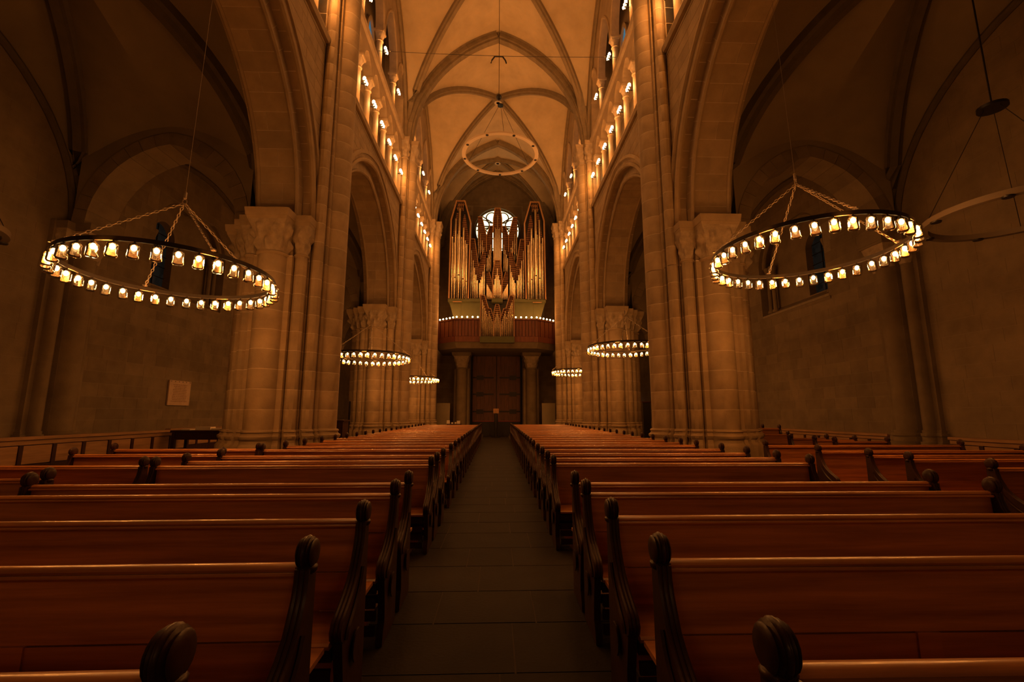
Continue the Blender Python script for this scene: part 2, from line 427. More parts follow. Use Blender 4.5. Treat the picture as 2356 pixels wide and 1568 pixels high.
# ------------------------------------------------------------------ nave walls: arcade, triforium, clerestory
BAYS = [(PIERS[0]-BAY, PIERS[0]), (PIERS[0], PIERS[1]), (PIERS[1], PIERS[2]), (PIERS[2], PIERS[3]), (PIERS[3], PIERS[3]+BAY)]
sconces = []
def keystone(parent, A, th, ymax, fa, fb, material, name='voussoir'):
    ph = A.phi(); R = A.R + th; x = (R - A.R) * cos(ph)
    if x < .03 or A.yc + x > ymax: return
    z0 = A.apex(); z1 = A.zs + R*sin(ph)
    m = MB(); m.prism([(A.yc - .012, z0 + .012), (A.yc + .012, z0 + .012), (A.yc + x - .008, z1), (A.yc - x + .008, z1)], fa, fb); m.build(name, material, parent)
def strip_above(m, pts, ztop, x):
    """wall face between a curve and a level line, in the plane X = x"""
    vs = [(x, p[0], p[1]) for p in pts] + [(x, p[0], ztop) for p in pts]; n = len(pts)
    m.add(vs, [(i, i+1, n+i+1, n+i) for i in range(n-1)])
def soffit(m, pts, xa, xb):
    n = len(pts); m.add([(xa, p[0], p[1]) for p in pts] + [(xb, p[0], p[1]) for p in pts], [(i, i+1, n+i+1, n+i) for i in range(n-1)])
for s in (-1, 1):
    side = 'left' if s < 0 else 'right'
    X = lambda x: s * x
    core = MB()
    wall_name = 'wall_nave_' + side
    blocks = [260]; later = []
    wall = tag(empty(wall_name), kind='structure')
    for bi, (ya, yb) in enumerate(BAYS):
        if bi == 0: continue
        last = bi == 4
        yc = (ya + yb) / 2
        inner = Arch(4.08, 4.55, yc, Z_CAP); outer = inner.off(.42); hood = outer.off(.2)
        ymax = WEST if last else yb
        cut = lambda pts: [p for p in pts if p[0] <= ymax + 1e-6]
        ip, op = cut(inner.pts(16)), cut(outer.off(.005).pts(16))
        # mortar core: recessed a little behind the stones
        e = .004
        nave_face = [(ya, Z_CAP-.2)] + [(op[0][0], Z_CAP-.2)] + op + ([] if last else [(op[-1][0], Z_CAP-.2), (yb, Z_CAP-.2)])
        strip_above(core, nave_face, Z_STR, X(XN + e)); strip_above(core, nave_face, 13.5, X(2*PX - XN - e))
        soffit(core, op, X(XN + e), X(XN + .3)); soffit(core, op, X(2*PX - XN - .3), X(2*PX - XN - e))
        ip2 = cut(inner.off(.01).pts(16)); op2 = cut(outer.off(.25).pts(16))
        for xx in (PX - .5 + e, PX + .5 - e):
            n = min(len(ip2), len(op2)); core.add([(X(xx), *p) for p in ip2[:n]] + [(X(xx), *p) for p in op2[:n]], [(i, i+1, n+i+1, n+i) for i in range(n-1)])
        soffit(core, ip2, X(PX - .5 + e), X(PX + .5 - e))
        # voussoirs
        aisle_side = MB()
        for (A, th, xs, cnt) in ((inner, .45, (PX-.5, PX+.5), 15), (outer, .30, (XN, PX-.49), 17), (outer, .30, (PX+.49, 2*PX-XN), 17)):
            ph = A.phi()
            for lf in (True, False):
                for k in range(cnt):
                    t0, t1 = ph*k/cnt + .006/A.R, ph*(k+1)/cnt - .006/A.R
                    pp = []
                    for R, t in ((A.R, t0), (A.R, t1), (A.R+th, t1), (A.R+th, t0)):
                        pp.append((A.cl - R*cos(t) if lf else A.cr + R*cos(t), A.zs + R*sin(t)))
                    if max(p[0] for p in pp) > ymax: continue
                    w0, w1 = xs
                    if A is inner and k % 2 and cnt == 15:
                        mid = w0 + (w1-w0)*random.uniform(.35,.65); parts = [(w0, mid-.006), (mid+.006, w1)]
                    else: parts = [(w0, w1)]
                    for (u0, u1) in parts:
                        if xs[0] > PX: aisle_side.prism(pp, lambda u, v: (X(u0), u, v), lambda u, v: (X(u1), u, v)); continue
                        m = MB(); m.prism(pp, lambda u, v: (X(u0), u, v), lambda u, v: (X(u1), u, v)); m.build('voussoir', STONE, wall)
        tag(aisle_side.build('aisle_side_voussoirs', STONE, wall), kind='stuff')
        for (A, th, xs) in ((inner, .45, (PX-.5, PX+.5)), (outer, .30, (XN, PX-.49)), (outer, .30, (PX+.49, 2*PX-XN))):
            keystone(wall, A, th, ymax, lambda u, v: (X(xs[0]), u, v), lambda u, v: (X(xs[1]), u, v), STONE)
        # mouldings: roll on the outer order and hood mould with bead
        m = MB(); m.tube([(X(XN+.02), p[0], p[1]) for p in cut(outer.off(-.02).pts(18))], .085, 8, up=(1,0,0)); m.tube([(X(XN+.03), p[0], p[1]) for p in cut(outer.off(.17).pts(18))], .05, 6, up=(1,0,0))
        m.build('roll_moulding', STONE, wall, True)
        m = MB(); m.sweep([(X(XN), p[0], p[1]) for p in cut(hood.off(.06).pts(18))], [(-.07,-.07),(.05,-.09),(.09,-.02),(.07,.07),(-.07,.07)], up=(1,0,0)); m.build('hood_moulding', STONE, wall, True, 30)
        m = MB()
        for xx in (PX-.5, PX+.5): m.tube([(X(xx), p[0], p[1]) for p in cut(inner.pts(18))], .06, 6, up=(1,0,0))
        m.build('roll_moulding', STONE, wall, True)
        # spandrel blocks
        y1 = ymax - (.82 if not last else 0)
        masonry(wall, (lambda sx: (lambda u, v, d: (sx*(XN - d), u, v)))(s), ya + .82, y1, Z_CAP, Z_STR - .1, .36, (.5,.95), [(hood.off(-.02), True)], STONE, left=blocks, singles=bi in (1,2))
        # ---- triforium
        cols = [yc + 1.3*k for k in range(-3, 4)]
        if last: cols = [c for c in cols if c < WEST - .8]
        ycol0, ycol1 = ya + .82, min(yb - .82, WEST)
        zsp, rr = 15.02, .55
        pts = [(ya, zsp)]
        edges = [ycol0] + cols + ([ycol1] if not last else [WEST])
        for k in range(len(edges) - 1):
            a, b = edges[k] + (.12 if k else .0), edges[k+1] - (.12 if k + 1 < len(edges)-1 else 0)
            A = Arch((b-a)/2, min(.78, (b-a)*.72), (a+b)/2, zsp)
            pts += [(a, zsp)] + A.pts(6) + [(b, zsp)]
        pts.append((ymax, zsp))
        face = MB()
        strip_above(face, pts, Z_STR2, X(XN)); strip_above(face, pts, Z_STR2, X(XN+.34)); soffit(face, pts, X(XN), X(XN+.34))
        face.build('triforium_arches', STONE, wall)
        m = MB(); m.box(min(X(6.25),X(6.4)), max(X(6.25),X(6.4)), ya, ymax, Z_STR-.3, Z_TOP); m.build('passage_wall', STONE, wall)
        m = MB(); m.box(min(X(XN-.02),X(6.3)), max(X(XN-.02),X(6.3)), ya+.8, ymax, Z_STR-.25, Z_STR-.02); m.build('passage_floor', STONE, wall)
        m = MB(); m.box(min(X(XN+.02),X(6.3)), max(X(XN+.02),X(6.3)), ya+.8, ymax, Z_STR2-.08, Z_STR2-.02); m.build('passage_floor', STONE, wall)
        for yy in ((ya, yb) if bi == 1 else (yb,)):
            if yy > WEST: continue
            m = MB(); m.box(min(X(XN+.02),X(6.3)), max(X(XN+.02),X(6.3)), yy-.82, min(yy+.82, WEST), Z_STR-.2, Z_TOP)
            m.build('solid_pier_wall', STONE, wall)
        def colonnette(yv, z0, z1, nm, r=.12):
            m = MB(); m.lathe([(.2,0),(.2,.08),(.16,.1),(.19,.16),(.15,.2),(r,.24),(r*.94, z1-z0-.52),(r+.03,z1-z0-.51),(r+.03,z1-z0-.47),(r,z1-z0-.45)], 14, (X(XN+.17), yv, z0))
            o = m.build(nm, STONE, wall, True)
            cc = carved_capital((X(XN+.17), yv), r, .19, z1-.46, z1-.11, 20, 6, .02); cc.build('colonnette_capital', STONE_C, o, True, 60)
            mm = MB(); abacus(mm, (X(XN+.17), yv), .23, z1-.11, z1); mm.build('colonnette_abacus', STONE, o)
        for k, cy in enumerate(cols):
            colonnette(cy, Z_STR, zsp, 'colonnette')
            if bi < 4 and cy > 5: sconces.append((s, cy, 13.95, bi, k, 0))
        # ---- clerestory screen
        ccols = [yc - 2.65, yc, yc + 2.65]
        if last: ccols = [c for c in ccols if c < WEST - .5]
        edges = [ycol0] + ccols + [min(ycol1, WEST)]
        pts = [(ya, 18.5)]; arcs = []
        for k in range(len(edges) - 1):
            a, b = edges[k] + (.14 if k else .0), edges[k+1] - (.14 if k + 1 < len(edges)-1 else 0)
            if b - a < .3: continue
            A = Arch((b-a)/2, (2.3 if k in (1,2) and not last else 1.35), (a+b)/2, 18.5); arcs.append(A)
            pts += [(a, 18.5)] + A.pts(9) + [(b, 18.5)]
        pts.append((ymax, 18.5))
        face = MB(); strip_above(face, pts, Z_TOP, X(XN)); strip_above(face, pts, Z_TOP, X(XN+.34)); soffit(face, pts, X(XN), X(XN+.34)); face.build('clerestory_arches', STONE, wall)
        m = MB()
        for A in arcs: m.tube([(X(XN), p[0], p[1]) for p in A.off(.06).pts(9)], .07, 6, up=(1,0,0))
        m.build('arch_moulding', STONE, wall, True)
        for k, cy in enumerate(ccols):
            colonnette(cy, Z_STR2, 18.5, 'tall_colonnette', .14)
            if bi < 4: sconces.append((s, cy, 17.55, bi, k, 1))
    m = core; core_o = m.build('mortar_bed', MORTAR, wall)
    # string courses
    for zz, nm in ((Z_STR, 'trim_1'), (Z_STR2, 'trim_2')):
        for bi, (ya, yb) in enumerate(BAYS):
            if bi == 0: continue
            a, b = ya + .8, min(yb - .8, WEST)
            m = MB(); m.sweep([(X(XN-.02), a, zz), (X(XN-.02), b, zz)], [(-.1,-.14),(.1,-.16),(.15,-.03),(.13,.03),(-.1,.03)] if s < 0 else [(.1,-.14),(-.1,-.16),(-.15,-.03),(-.13,.03),(.1,.03)])
            m.build('string_course', STONE, wall)

# ------------------------------------------------------------------ vaults
A_N, H_N = XN, 7.1
def nave_z(x, y, bay):
    ya, yb = bay; b = (yb-ya)/2; yc = (ya+yb)/2
    return max(Arch(A_N, H_N, 0, Z_STR2).z(x), Arch(b, H_N, yc, Z_STR2).z(y))
def web(name, x0, x1, bay, zf, parent, n=24, mat_=PLASTER):
    ya, yb = bay; vs = []; fs = []
    for j in range(n+1):
        for i in range(n+1):
            x = x0 + (x1-x0)*i/n; y = ya + (yb-ya)*j/n
            vs.append((x, y, zf(x, y)))
    for j in range(n):
        for i in range(n):
            a, b, c, d = j*(n+1)+i, j*(n+1)+i+1, (j+1)*(n+1)+i+1, (j+1)*(n+1)+i
            same = (i < n/2) == (j < n/2)
            fs += [(a,b,c),(a,c,d)] if same else [(a,b,d),(b,c,d)]
    return new_obj(name, vs, fs, mat_, parent, True, 25)
ceiling = tag(empty('ceiling'), kind='structure')
NB = [BAYS[1], BAYS[2], BAYS[3], (PIERS[3], WEST)]
RIBP = [(-.17,.1),(-.17,-.12),(-.10,-.16),(-.07,-.27),(.07,-.27),(.10,-.16),(.17,-.12),(.17,.1)]
TRIBP = [(-.36,.12),(-.36,-.14),(-.27,-.18),(-.25,-.36),(-.14,-.42),(.14,-.42),(.25,-.36),(.27,-.18),(.36,-.14),(.36,.12)]
def rib(path, prof, name, parent, up=None, seg=None, material=None):
    """a rib cut into voussoir-like lengths"""
    m = MB(); m.sweep(path, prof, up=up); return m.build(name, material or RIBST, parent, True, 30)
for bay in NB:
    ya, yb = bay; yc = (ya+yb)/2; b = (yb-ya)/2
    web('vault_web', -A_N, A_N, bay, lambda x, y: nave_z(x, y, bay), ceiling)
    for sg in (1, -1):
        path = []
        for i in range(-22, 23):
            t = i/22; k = .97
            x, y = t*A_N*k, yc + sg*t*b*k
            path.append((x, y, nave_z(x, y, bay) - .02))
        # rib section needs a vertical 'up'
        rib(path, RIBP, 'diagonal_rib', ceiling)
    zk = nave_z(0, yc, bay)
    m = MB(); m.lathe([(.05,-.42),(.22,-.42),(.36,-.34),(.42,-.22),(.42,.0)], 20, (0, yc, zk)); m.build('boss', RIBST, ceiling, True)
    m = MB(); m.lathe([(.12,-.44),(.2,-.46),(.26,-.44)], 16, (0, yc, zk)); m.build('boss_ring', MORTAR, ceiling, True)
    # wall ribs
    for s in (-1, 1):
        A = Arch(b - .35, H_N - .35, yc, Z_STR2)
        m = MB(); m.tube([(s*(XN-.06), p[0], p[1]) for p in A.pts(14)], .11, 8, up=(1,0,0)); m.build('wall_rib', RIBST, ceiling, True)
for yp in PIERS[1:] + [WEST - .35]:
    A = Arch(4.72, 6.75, 0, Z_STR2)
    path = [(p[0], yp, p[1] + .36) for p in A.pts(22)]
    # extrude transverse arch as voussoirs
    ph = A.phi(); cnt = 14
    for lf in (True, False):
        for k in range(cnt):
            t0, t1 = ph*k/cnt + .004/A.R, ph*(k+1)/cnt - .004/A.R
            m = MB()
            for (r0, r1, wy) in ((0, .12, .17), (.10, .34, .30), (.32, .62, .42)):
                pp = []
                for R, t in ((A.R+r0, t0), (A.R+r0, t1), (A.R+r1, t1), (A.R+r1, t0)):
                    pp.append((A.cl - R*cos(t) if lf else A.cr + R*cos(t), A.zs + R*sin(t)))
                m.prism(pp, lambda u, v: (u, yp-wy, v), lambda u, v: (u, yp+wy, v))
            m.build('rib_stone', RIBST, ceiling)
    for (r0, r1, wy) in ((0, .12, .17), (.10, .34, .30), (.32, .62, .42)):
        keystone(ceiling, A.off(r0), r1-r0, 99, lambda u, v: (u, yp-wy, v), lambda u, v: (u, yp+wy, v), RIBST, 'rib_stone')

# aisles
CX_A, HA_A, ZS_A = (2*PX - XN + XA)/2, (XA - (2*PX - XN))/2, Z_CAP
def aisle_z(x, y, bay):
    """quadripartite web: straight courses from the diagonal ribs out to the wall arches and the cross arches"""
    ya, yb = bay; b = (yb-ya)/2; yc = (ya+yb)/2
    u = (abs(x) - (2*PX - XN)) / (XA - (2*PX - XN)); tx, ty = min(1, abs(u - .5)*2), min(1, abs(y - yc)/b)
    D = lambda t: 5.15 * sqrt(max(0, 1 - t*t))**.92
    if tx > ty:
        hb = 4.5 if u > .5 else 5.35
        W = (Arch(b, 5.3, 0, 0).z(ty*b)) * hb / 5.3; k = (tx - ty) / max(1e-6, 1 - ty)
        return ZS_A + D(ty) + (W - D(ty)) * k
    T = Arch(2.46, 2.80, 0, 0).z(tx*HA_A); k = (ty - tx) / max(1e-6, 1 - tx)
    return ZS_A + D(tx) + (T - D(tx)) * k
for s in (-1, 1):
    side = 'left' if s < 0 else 'right'
    ca = tag(empty('ceiling_aisle_' + side), kind='structure')
    for bay in [BAYS[1], BAYS[2], BAYS[3], (PIERS[3], WEST)]:
        ya, yb = bay; yc = (ya+yb)/2; b = (yb-ya)/2
        x0, x1 = (-XA, -(2*PX-XN)) if s < 0 else (2*PX-XN, XA)
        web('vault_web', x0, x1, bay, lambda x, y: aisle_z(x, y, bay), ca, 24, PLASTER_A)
        for sg in (1, -1):
            path = []
            for i in range(-22, 23):
                t = i/22*.96; x, y = s*CX_A + t*HA_A, yc + sg*t*b
                path.append((x, y, aisle_z(x, y, bay) - .03))
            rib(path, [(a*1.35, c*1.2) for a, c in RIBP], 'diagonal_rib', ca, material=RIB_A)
        m = MB(); m.lathe([(.05,-.4),(.26,-.4),(.42,-.28),(.45,0)], 18, (s*CX_A, yc, aisle_z(CX_A, yc, bay))); m.build('boss', RIB_A, ca, True)
        A = Arch(b - .2, 5.0, yc, ZS_A); A.z0 = 0
        m = MB(); m.tube([(s*(XA-.05), p[0], ZS_A + (p[1]-ZS_A)*4.4/5.0) for p in A.pts(14)], .10, 8, up=(1,0,0)); m.build('wall_rib', RIB_A, ca, True)
    for yp in PIERS:
        A = Arch(2.06, 2.44, CX_A, Z_CAP)
        ph = A.phi(); cnt = 9
        for lf in (True, False):
            for k in range(cnt):
                t0, t1 = ph*k/cnt + .006/A.R, ph*(k+1)/cnt - .006/A.R
                pp = []
                for R, t in ((A.R, t0), (A.R, t1), (A.R+.37, t1), (A.R+.37, t0)):
                    pp.append((A.cl - R*cos(t) if lf else A.cr + R*cos(t), A.zs + R*sin(t)))
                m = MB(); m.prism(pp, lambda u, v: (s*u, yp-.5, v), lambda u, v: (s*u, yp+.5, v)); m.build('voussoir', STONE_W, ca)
        keystone(ca, A, .37, 99, lambda u, v: (s*u, yp-.5, v), lambda u, v: (s*u, yp+.5, v), STONE_W)
        pts = A.off(.02).pts(12); pts2 = A.off(.36).pts(12); n = len(pts)
        fill = MB(); m = MB(); soff = [(s*p[0], yp-.47, p[1]) for p in pts] + [(s*p[0], yp+.47, p[1]) for p in pts]
        m.add(soff, [(i, i+1, n+i+1, n+i) for i in range(n-1)])
        for yv in (yp-.47, yp+.47):
            m.add([(s*p[0], yv, p[1]) for p in pts] + [(s*p[0], yv, p[1]) for p in pts2], [(i, i+1, n+i+1, n+i) for i in range(n-1)])
            fill.add([(s*p[0], yv, p[1]) for p in pts2] + [(s*p[0]*1.0, yv, 13.2) for p in pts2], [(i, i+1, n+i+1, n+i) for i in range(n-1)])
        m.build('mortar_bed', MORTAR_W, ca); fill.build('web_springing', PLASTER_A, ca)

# ------------------------------------------------------------------ aisle walls
WIN_HOLE = (15.9, 20.1, 6.0, 9.6)
nwin = 0
for s in (-1, 1):
    side = 'left' if s < 0 else 'right'
    wl = tag(empty('wall_' + side), kind='structure')
    m = MB()
    xo = XA + .002
    def wallbox(y0, y1, z0, z1): m.box(min(s*xo, s*(xo+.8)), max(s*xo, s*(xo+.8)), y0, y1, z0, z1)
    h0, h1, hz0, hz1 = WIN_HOLE
    wallbox(BACK, h0, 0, 13); wallbox(h1, WEST+.4, 0, 13); wallbox(h0, h1, 0, hz0); wallbox(h0, h1, hz1, 13)
    m.build('mortar_bed', MORTAR_W, wl)
    left = [290]
    for bi, (ya, yb) in enumerate([BAYS[2], BAYS[1], BAYS[3], (PIERS[3], WEST), (BACK, P0)]):
        A = Arch((yb-ya)/2 + .1, 5.0, (ya+yb)/2, ZS_A)
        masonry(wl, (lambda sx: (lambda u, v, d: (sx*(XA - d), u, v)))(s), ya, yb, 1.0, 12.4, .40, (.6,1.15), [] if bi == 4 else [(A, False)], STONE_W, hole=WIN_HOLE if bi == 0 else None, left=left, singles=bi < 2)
    # half columns against the wall
    for yp in PIERS:
        hc = MB(); P = [(-.75,0),(-.75,.18),(-.62,.18)] + arc(-.48,.26,.14,180,0,7) + [(-.30,.26),(-.30,.42)] + arc(0,.42,.28,180,0,9) + [(.30,.42),(.30,.26)] + arc(.48,.26,.14,180,0,7) + [(.62,.18),(.75,.18),(.75,0)]
        hc.prism(P, lambda p, q: (s*(XA + .05 - q), yp + p, 1.15), lambda p, q: (s*(XA + .05 - q), yp + p, Z_CAP))
        o = hc.build('half_column', STONE_W, wl, True, 30)
        for (z0, z1, k, d) in ((0,.5,1.22,.16), (.5,.85,1.15,.11), (.85,1.0,1.08,.06), (1.0,1.08,1.11,.08), (1.08,1.16,1.04,.03)):
            b_ = MB(); b_.prism(P, lambda p, q: (s*(XA + .05 - (q*k + d*(q > 0))), yp + p*k, z0), lambda p, q: (s*(XA + .05 - (q*k + d*(q > 0))), yp + p*k, z1)); b_.build('base_moulding', STONE_W, o, True, 30)
        c = (s*(XA + .05 - .42), yp)
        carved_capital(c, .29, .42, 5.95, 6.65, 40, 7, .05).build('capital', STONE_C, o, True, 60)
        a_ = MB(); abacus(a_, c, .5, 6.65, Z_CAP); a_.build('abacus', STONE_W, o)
        for e in (-.48, .48):
            cc = (s*(XA + .05 - .26), yp + e); carved_capital(cc, .14, .2, 5.95, 6.65, 24, 5, .03).build('small_capital', STONE_C, o, True, 60)
            a_ = MB(); abacus(a_, cc, .24, 6.65, Z_CAP - .01); a_.build('small_abacus', STONE_W, o)
    # window of the second bay
    nwin += 1
    wn = tag(empty(f'window_{nwin}'), kind='structure')
    back = XA + .52
    ly0, ly1, lz0 = 16.45, 17.6, 6.35
    L_ = Arch((ly1-ly0)/2, .62, (ly0+ly1)/2, 8.25)
    b_ = MB()
    def strip_b(pts, zt): strip_above(b_, pts, zt, s*back)
    strip_b([(h0, lz0), (ly0, lz0)], hz1); strip_b([(ly0, 8.25)] + L_.pts(10) + [(ly1, 8.25)], hz1); strip_b([(ly1, lz0), (h1, lz0)], hz1)
    b_.add([(s*back, h0, hz0-.2), (s*back, h1, hz0-.2), (s*back, h1, lz0), (s*back, h0, lz0)], [(0,1,2,3)])
    for yv in (h0+.012, h1-.012): b_.add([(s*XA, yv, hz0), (s*back, yv, hz0), (s*back, yv, hz1), (s*XA, yv, hz1)], [(0,1,2,3)])
    soffit(b_, [(ly0, lz0)] + L_.pts(10) + [(ly1, lz0)], s*back, s*(back+.3))
    BG = Arch((h1-h0)/2 - .012, 1.35, (h0+h1)/2, 8.2)
    strip_above(b_, BG.pts(14), hz1, s*(XA+.004)); soffit(b_, BG.pts(14), s*XA, s*back)
    b_.build('reveal', STONE_W, wn)
    b_ = MB(); b_.add([(s*(XA-.03), h0-.1, hz0-.12), (s*(XA-.03), h1+.1, hz0-.12), (s*(back+.02), h1, hz0+.32), (s*(back+.02), h0, hz0+.32), (s*(XA-.03), h0-.1, hz0-.22), (s*(XA-.03), h1+.1, hz0-.22)], [(0,1,2,3),(0,4,5,1)]); b_.build('sill', STONE_W, wn)
    pn = MB(); lp = [(ly0, lz0)] + L_.pts(10) + [(ly1, lz0)]; pn.add([(s*(back+.28), *p) for p in lp], [tuple(range(len(lp)))]); pn.build('pane', DARKG, wn)
    ld = MB()
    for k in range(1, 6): ld.box(min(s*(back+.24), s*(back+.28)), max(s*(back+.24), s*(back+.28)), ly0, ly1, lz0 + k*.42, lz0 + k*.42 + .02)
    ld.box(min(s*(back+.24), s*(back+.28)), max(s*(back+.24), s*(back+.28)), (ly0+ly1)/2-.01, (ly0+ly1)/2+.01, lz0, 8.8); ld.build('glazing_bars', BLACK, wn)
    big = Arch((h1-h0)/2 - .1, 1.3, (h0+h1)/2, 8.2)
    for yv in (h0+.25, h1-.55, h1-.2):
        j = MB(); j.lathe([(.14,0),(.14,.1),(.09,.16),(.085,1.75),(.12,1.78),(.1,1.8),(.17,2.05),(.17,2.12)], 12, (s*(XA+.3), yv, hz0+.1)); j.build('jamb_shaft', STONE_W, wn, True)
    sur = MB(); sur.tube([(s*(XA+.2), p[0], p[1]) for p in big.pts(12)], .1, 8, up=(1,0,0)); sur.build('arch_roll', STONE_W, wn, True)

# clerestory windows (blue dusk glass)
for s in (-1, 1):
    for bi in (1, 2, 3):
        ya, yb = BAYS[bi]; yc = (ya+yb)/2
        for k in (-1, 1):
            nwin += 1
            wn = tag(empty(f'window_{nwin}'), kind='structure')
            A = Arch(.5, .9, yc + k*1.33, 19.6); lp = [(A.yc-.5, 16.9)] + A.pts(8) + [(A.yc+.5, 16.9)]
            p = MB(); p.add([(s*6.2, *q) for q in lp], [tuple(range(len(lp)))]); p.build('pane', BLUEG, wn)
            f = MB(); f.sweep([(s*6.17, *q) for q in lp], [(-.09,-.07),(.09,-.07),(.09,.07),(-.09,.07)], up=(1,0,0), closed=True); f.build('stone_frame', STONE, wn)
            g = MB()
            for q in range(1, 5): g.box(min(s*6.14,s*6.19), max(s*6.14,s*6.19), A.yc-.5, A.yc+.5, 16.9 + q*.62, 16.93 + q*.62)
            g.build('glazing_bars', BLACK, wn)

# ------------------------------------------------------------------ west wall, portal, west window
wb = tag(empty('wall_back'), kind='structure')
m = MB()
def wbox(x0, x1, z0, z1): m.box(x0, x1, WEST+.002, WEST+.8, z0, z1)
RW, RZ = 2.05, 18.0                 # west window radius and centre height
wbox(-13, -2.2, 0, 26); wbox(2.2, 13, 0, 26); wbox(-2.2, 2.2, 6.9, RZ-RW); wbox(-2.2, 2.2, RZ+RW, 26)
m.build('mortar_bed', MORTAR_W, wb)
Wc = Arch(RW+.35, RW+.35, 0, RZ)
rose = MB()
for q in range(48):
    a, b = 2*pi*q/48, 2*pi*(q+1)/48
    def pt(t, r): return (r*cos(t), WEST, RZ + r*sin(t))
    def sq(t):
        k = 2.2 / max(abs(cos(t)), abs(sin(t))); return (k*cos(t), WEST, RZ + k*sin(t))
    rose.add([pt(a, RW), pt(b, RW), sq(b), sq(a)], [(0,1,2,3)]); rose.add([pt(a, RW), pt(b, RW), (RW*cos(b), WEST+.5, RZ+RW*sin(b)), (RW*cos(a), WEST+.5, RZ+RW*sin(a))], [(0,1,2,3)])
rose.build('window_surround', STONE_W, wb)
wleft = [200]
pl = lambda u, v, d: (u, WEST - d, v)
for (x0, x1, z0, z1, hole, sing) in ((-5.2, -2.2, 0, 8, None, True), (2.2, 5.2, 0, 8, None, True), (-5.2, 5.2, 8, 23.5, (-2.25, 2.25, RZ-2.25, RZ+2.25), False), (-12.2, -5.2, 0, 12, None, False), (5.2, 12.2, 0, 12, None, False)):
    masonry(wb, pl, x0, x1, z0, z1, .42, (.6,1.1), [], STONE_W, hole=hole, left=wleft, singles=sing)
nwin += 1
wn = tag(empty(f'window_{nwin}', (0, WEST+.3, RZ)), kind='structure')
g = MB(); g.add([(RW*cos(2*pi*i/40), .12, RW*sin(2*pi*i/40)) for i in range(40)], [tuple(range(40))]); g.build('glass', GLOW_W, wn)
def trac(r, cx, cz, n=24, t=.07, name='tracery_ring'):
    t *= .75; q = MB(); q.tube([(cx + r*cos(2*pi*i/n), 0, cz + r*sin(2*pi*i/n)) for i in range(n)], t, 6, closed=True, up=(0,1,0)); return q.build(name, STONE_W, wn, True)
trac(RW-.04, 0, 0, 40, .12); trac(.42, 0, .35, 20, .07)
for k in range(8):
    t = 2*pi*(k+.5)/8; trac(.50, 1.33*cos(t), 1.33*sin(t), 20, .08)
for k in range(8):
    t = 2*pi*k/8; q = MB(); q.tube([(.45*cos(t), 0, .35+.45*sin(t)), (1.9*cos(t), 0, 1.9*sin(t))], .06, 6, up=(0,1,0)); q.build('mullion', STONE_W, wn, True)
q = MB(); q.box(-2.0, 2.0, -.06, .06, .35, .45); q.build('transom', STONE_W, wn)
# portal door
dr = tag(empty('door_1', (0, WEST, 0)), kind='structure')
q = MB(); q.box(-2.15, 2.15, .05, .2, 0, 6.75); q.build('door_frame', BLACK, dr)
for lx in (-1, 1):
    for k in range(6):
        a = lx*(.04 + k*.33); b = lx*(.04 + k*.33 + .32)
        q = MB(); q.box(min(a,b), max(a,b), -.02 - .01*(k % 2), .06, 1.05, 6.5); q.build('door_plank', DOORW, dr)
    for zz in (1.75, 3.2, 4.6):
        q = MB(); q.box(min(lx*.25, lx*2.0), max(lx*.25, lx*2.0), -.06, -.02, zz, zz+.13)
        q.box(min(lx*1.1, lx*1.7), max(lx*1.1, lx*1.7), -.065, -.02, zz-.12, zz+.25); q.build('strap_hinge', BLACK, dr)
    q = MB(); q.box(min(lx*.04, lx*2.0), max(lx*.04, lx*2.0), -.06, .06, .98, 1.05); q.build('door_rail', mat('red_rail_paint' if lx > 0 else 'red_rail_paint_2', (.22,.02,.012), .5), dr)
    q = MB(); q.box(min(lx*.04, lx*2.02), max(lx*.04, lx*2.02), -.03, .06, .02, .98); q.build('kick_panel', BLACK, dr)
# door in the far end of the right aisle, ajar with a lit gap
dr2 = tag(empty('door_2', (0, 0, 0)), kind='structure')
q = MB(); q.box(10.6, 11.95, WEST-.12, WEST-.03, 0, 2.7); q.build('door_leaf', DOORW, dr2)
q = MB(); q.box(11.97, 12.06, WEST-.1, WEST-.08, .3, 2.65); q.build('lit_gap', GLOW_D, dr2)

# wainscot panelling along both aisle walls
for s in (-1, 1):
    bb = tag(empty('baseboard_left' if s < 0 else 'baseboard_right'), kind='structure')
    for (xw, ya, yb) in (((11.3, 7.2, 17.2),) if s < 0 else ((XA, P0+.95, P0+BAY-.95),)) + ((XA, P0+BAY+(4.6 if s < 0 else .95), P0+2*BAY-.95), (XA, P0+2*BAY+.95, P0+3*BAY-.95)):
        n = max(1, round((yb-ya)/.80)); d = (yb-ya)/n; hz = 1.07 if s < 0 else 1.0
        def board(name, d0, d1, y0, y1, z0, z1, material):
            q = MB(); q.box(min(s*(xw-d0), s*(xw-d1)), max(s*(xw-d0), s*(xw-d1)), y0, y1, z0*hz, z1*hz); q.build(name, material, bb)
        board('backing_board', .02, .10, ya, yb, .02, .92, WOOD_D)
        board('capping_rail', .0, .2, ya, yb, .93, 1.0, WOOD_L)
        board('top_rail', .095, .15, ya, yb, .82, .93, WOOD_L)
        board('bottom_rail', .095, .15, ya, yb, .05, .38, WOOD_D)
        for k in range(n):
            a, b = ya + k*d, ya + (k+1)*d
            board('panel', .09, .135, a+.06, b-.06, .40, .80, WOOD_L)
            board('stile', .085, .155, a-.05, a+.05, .05, .82, WOOD_D)

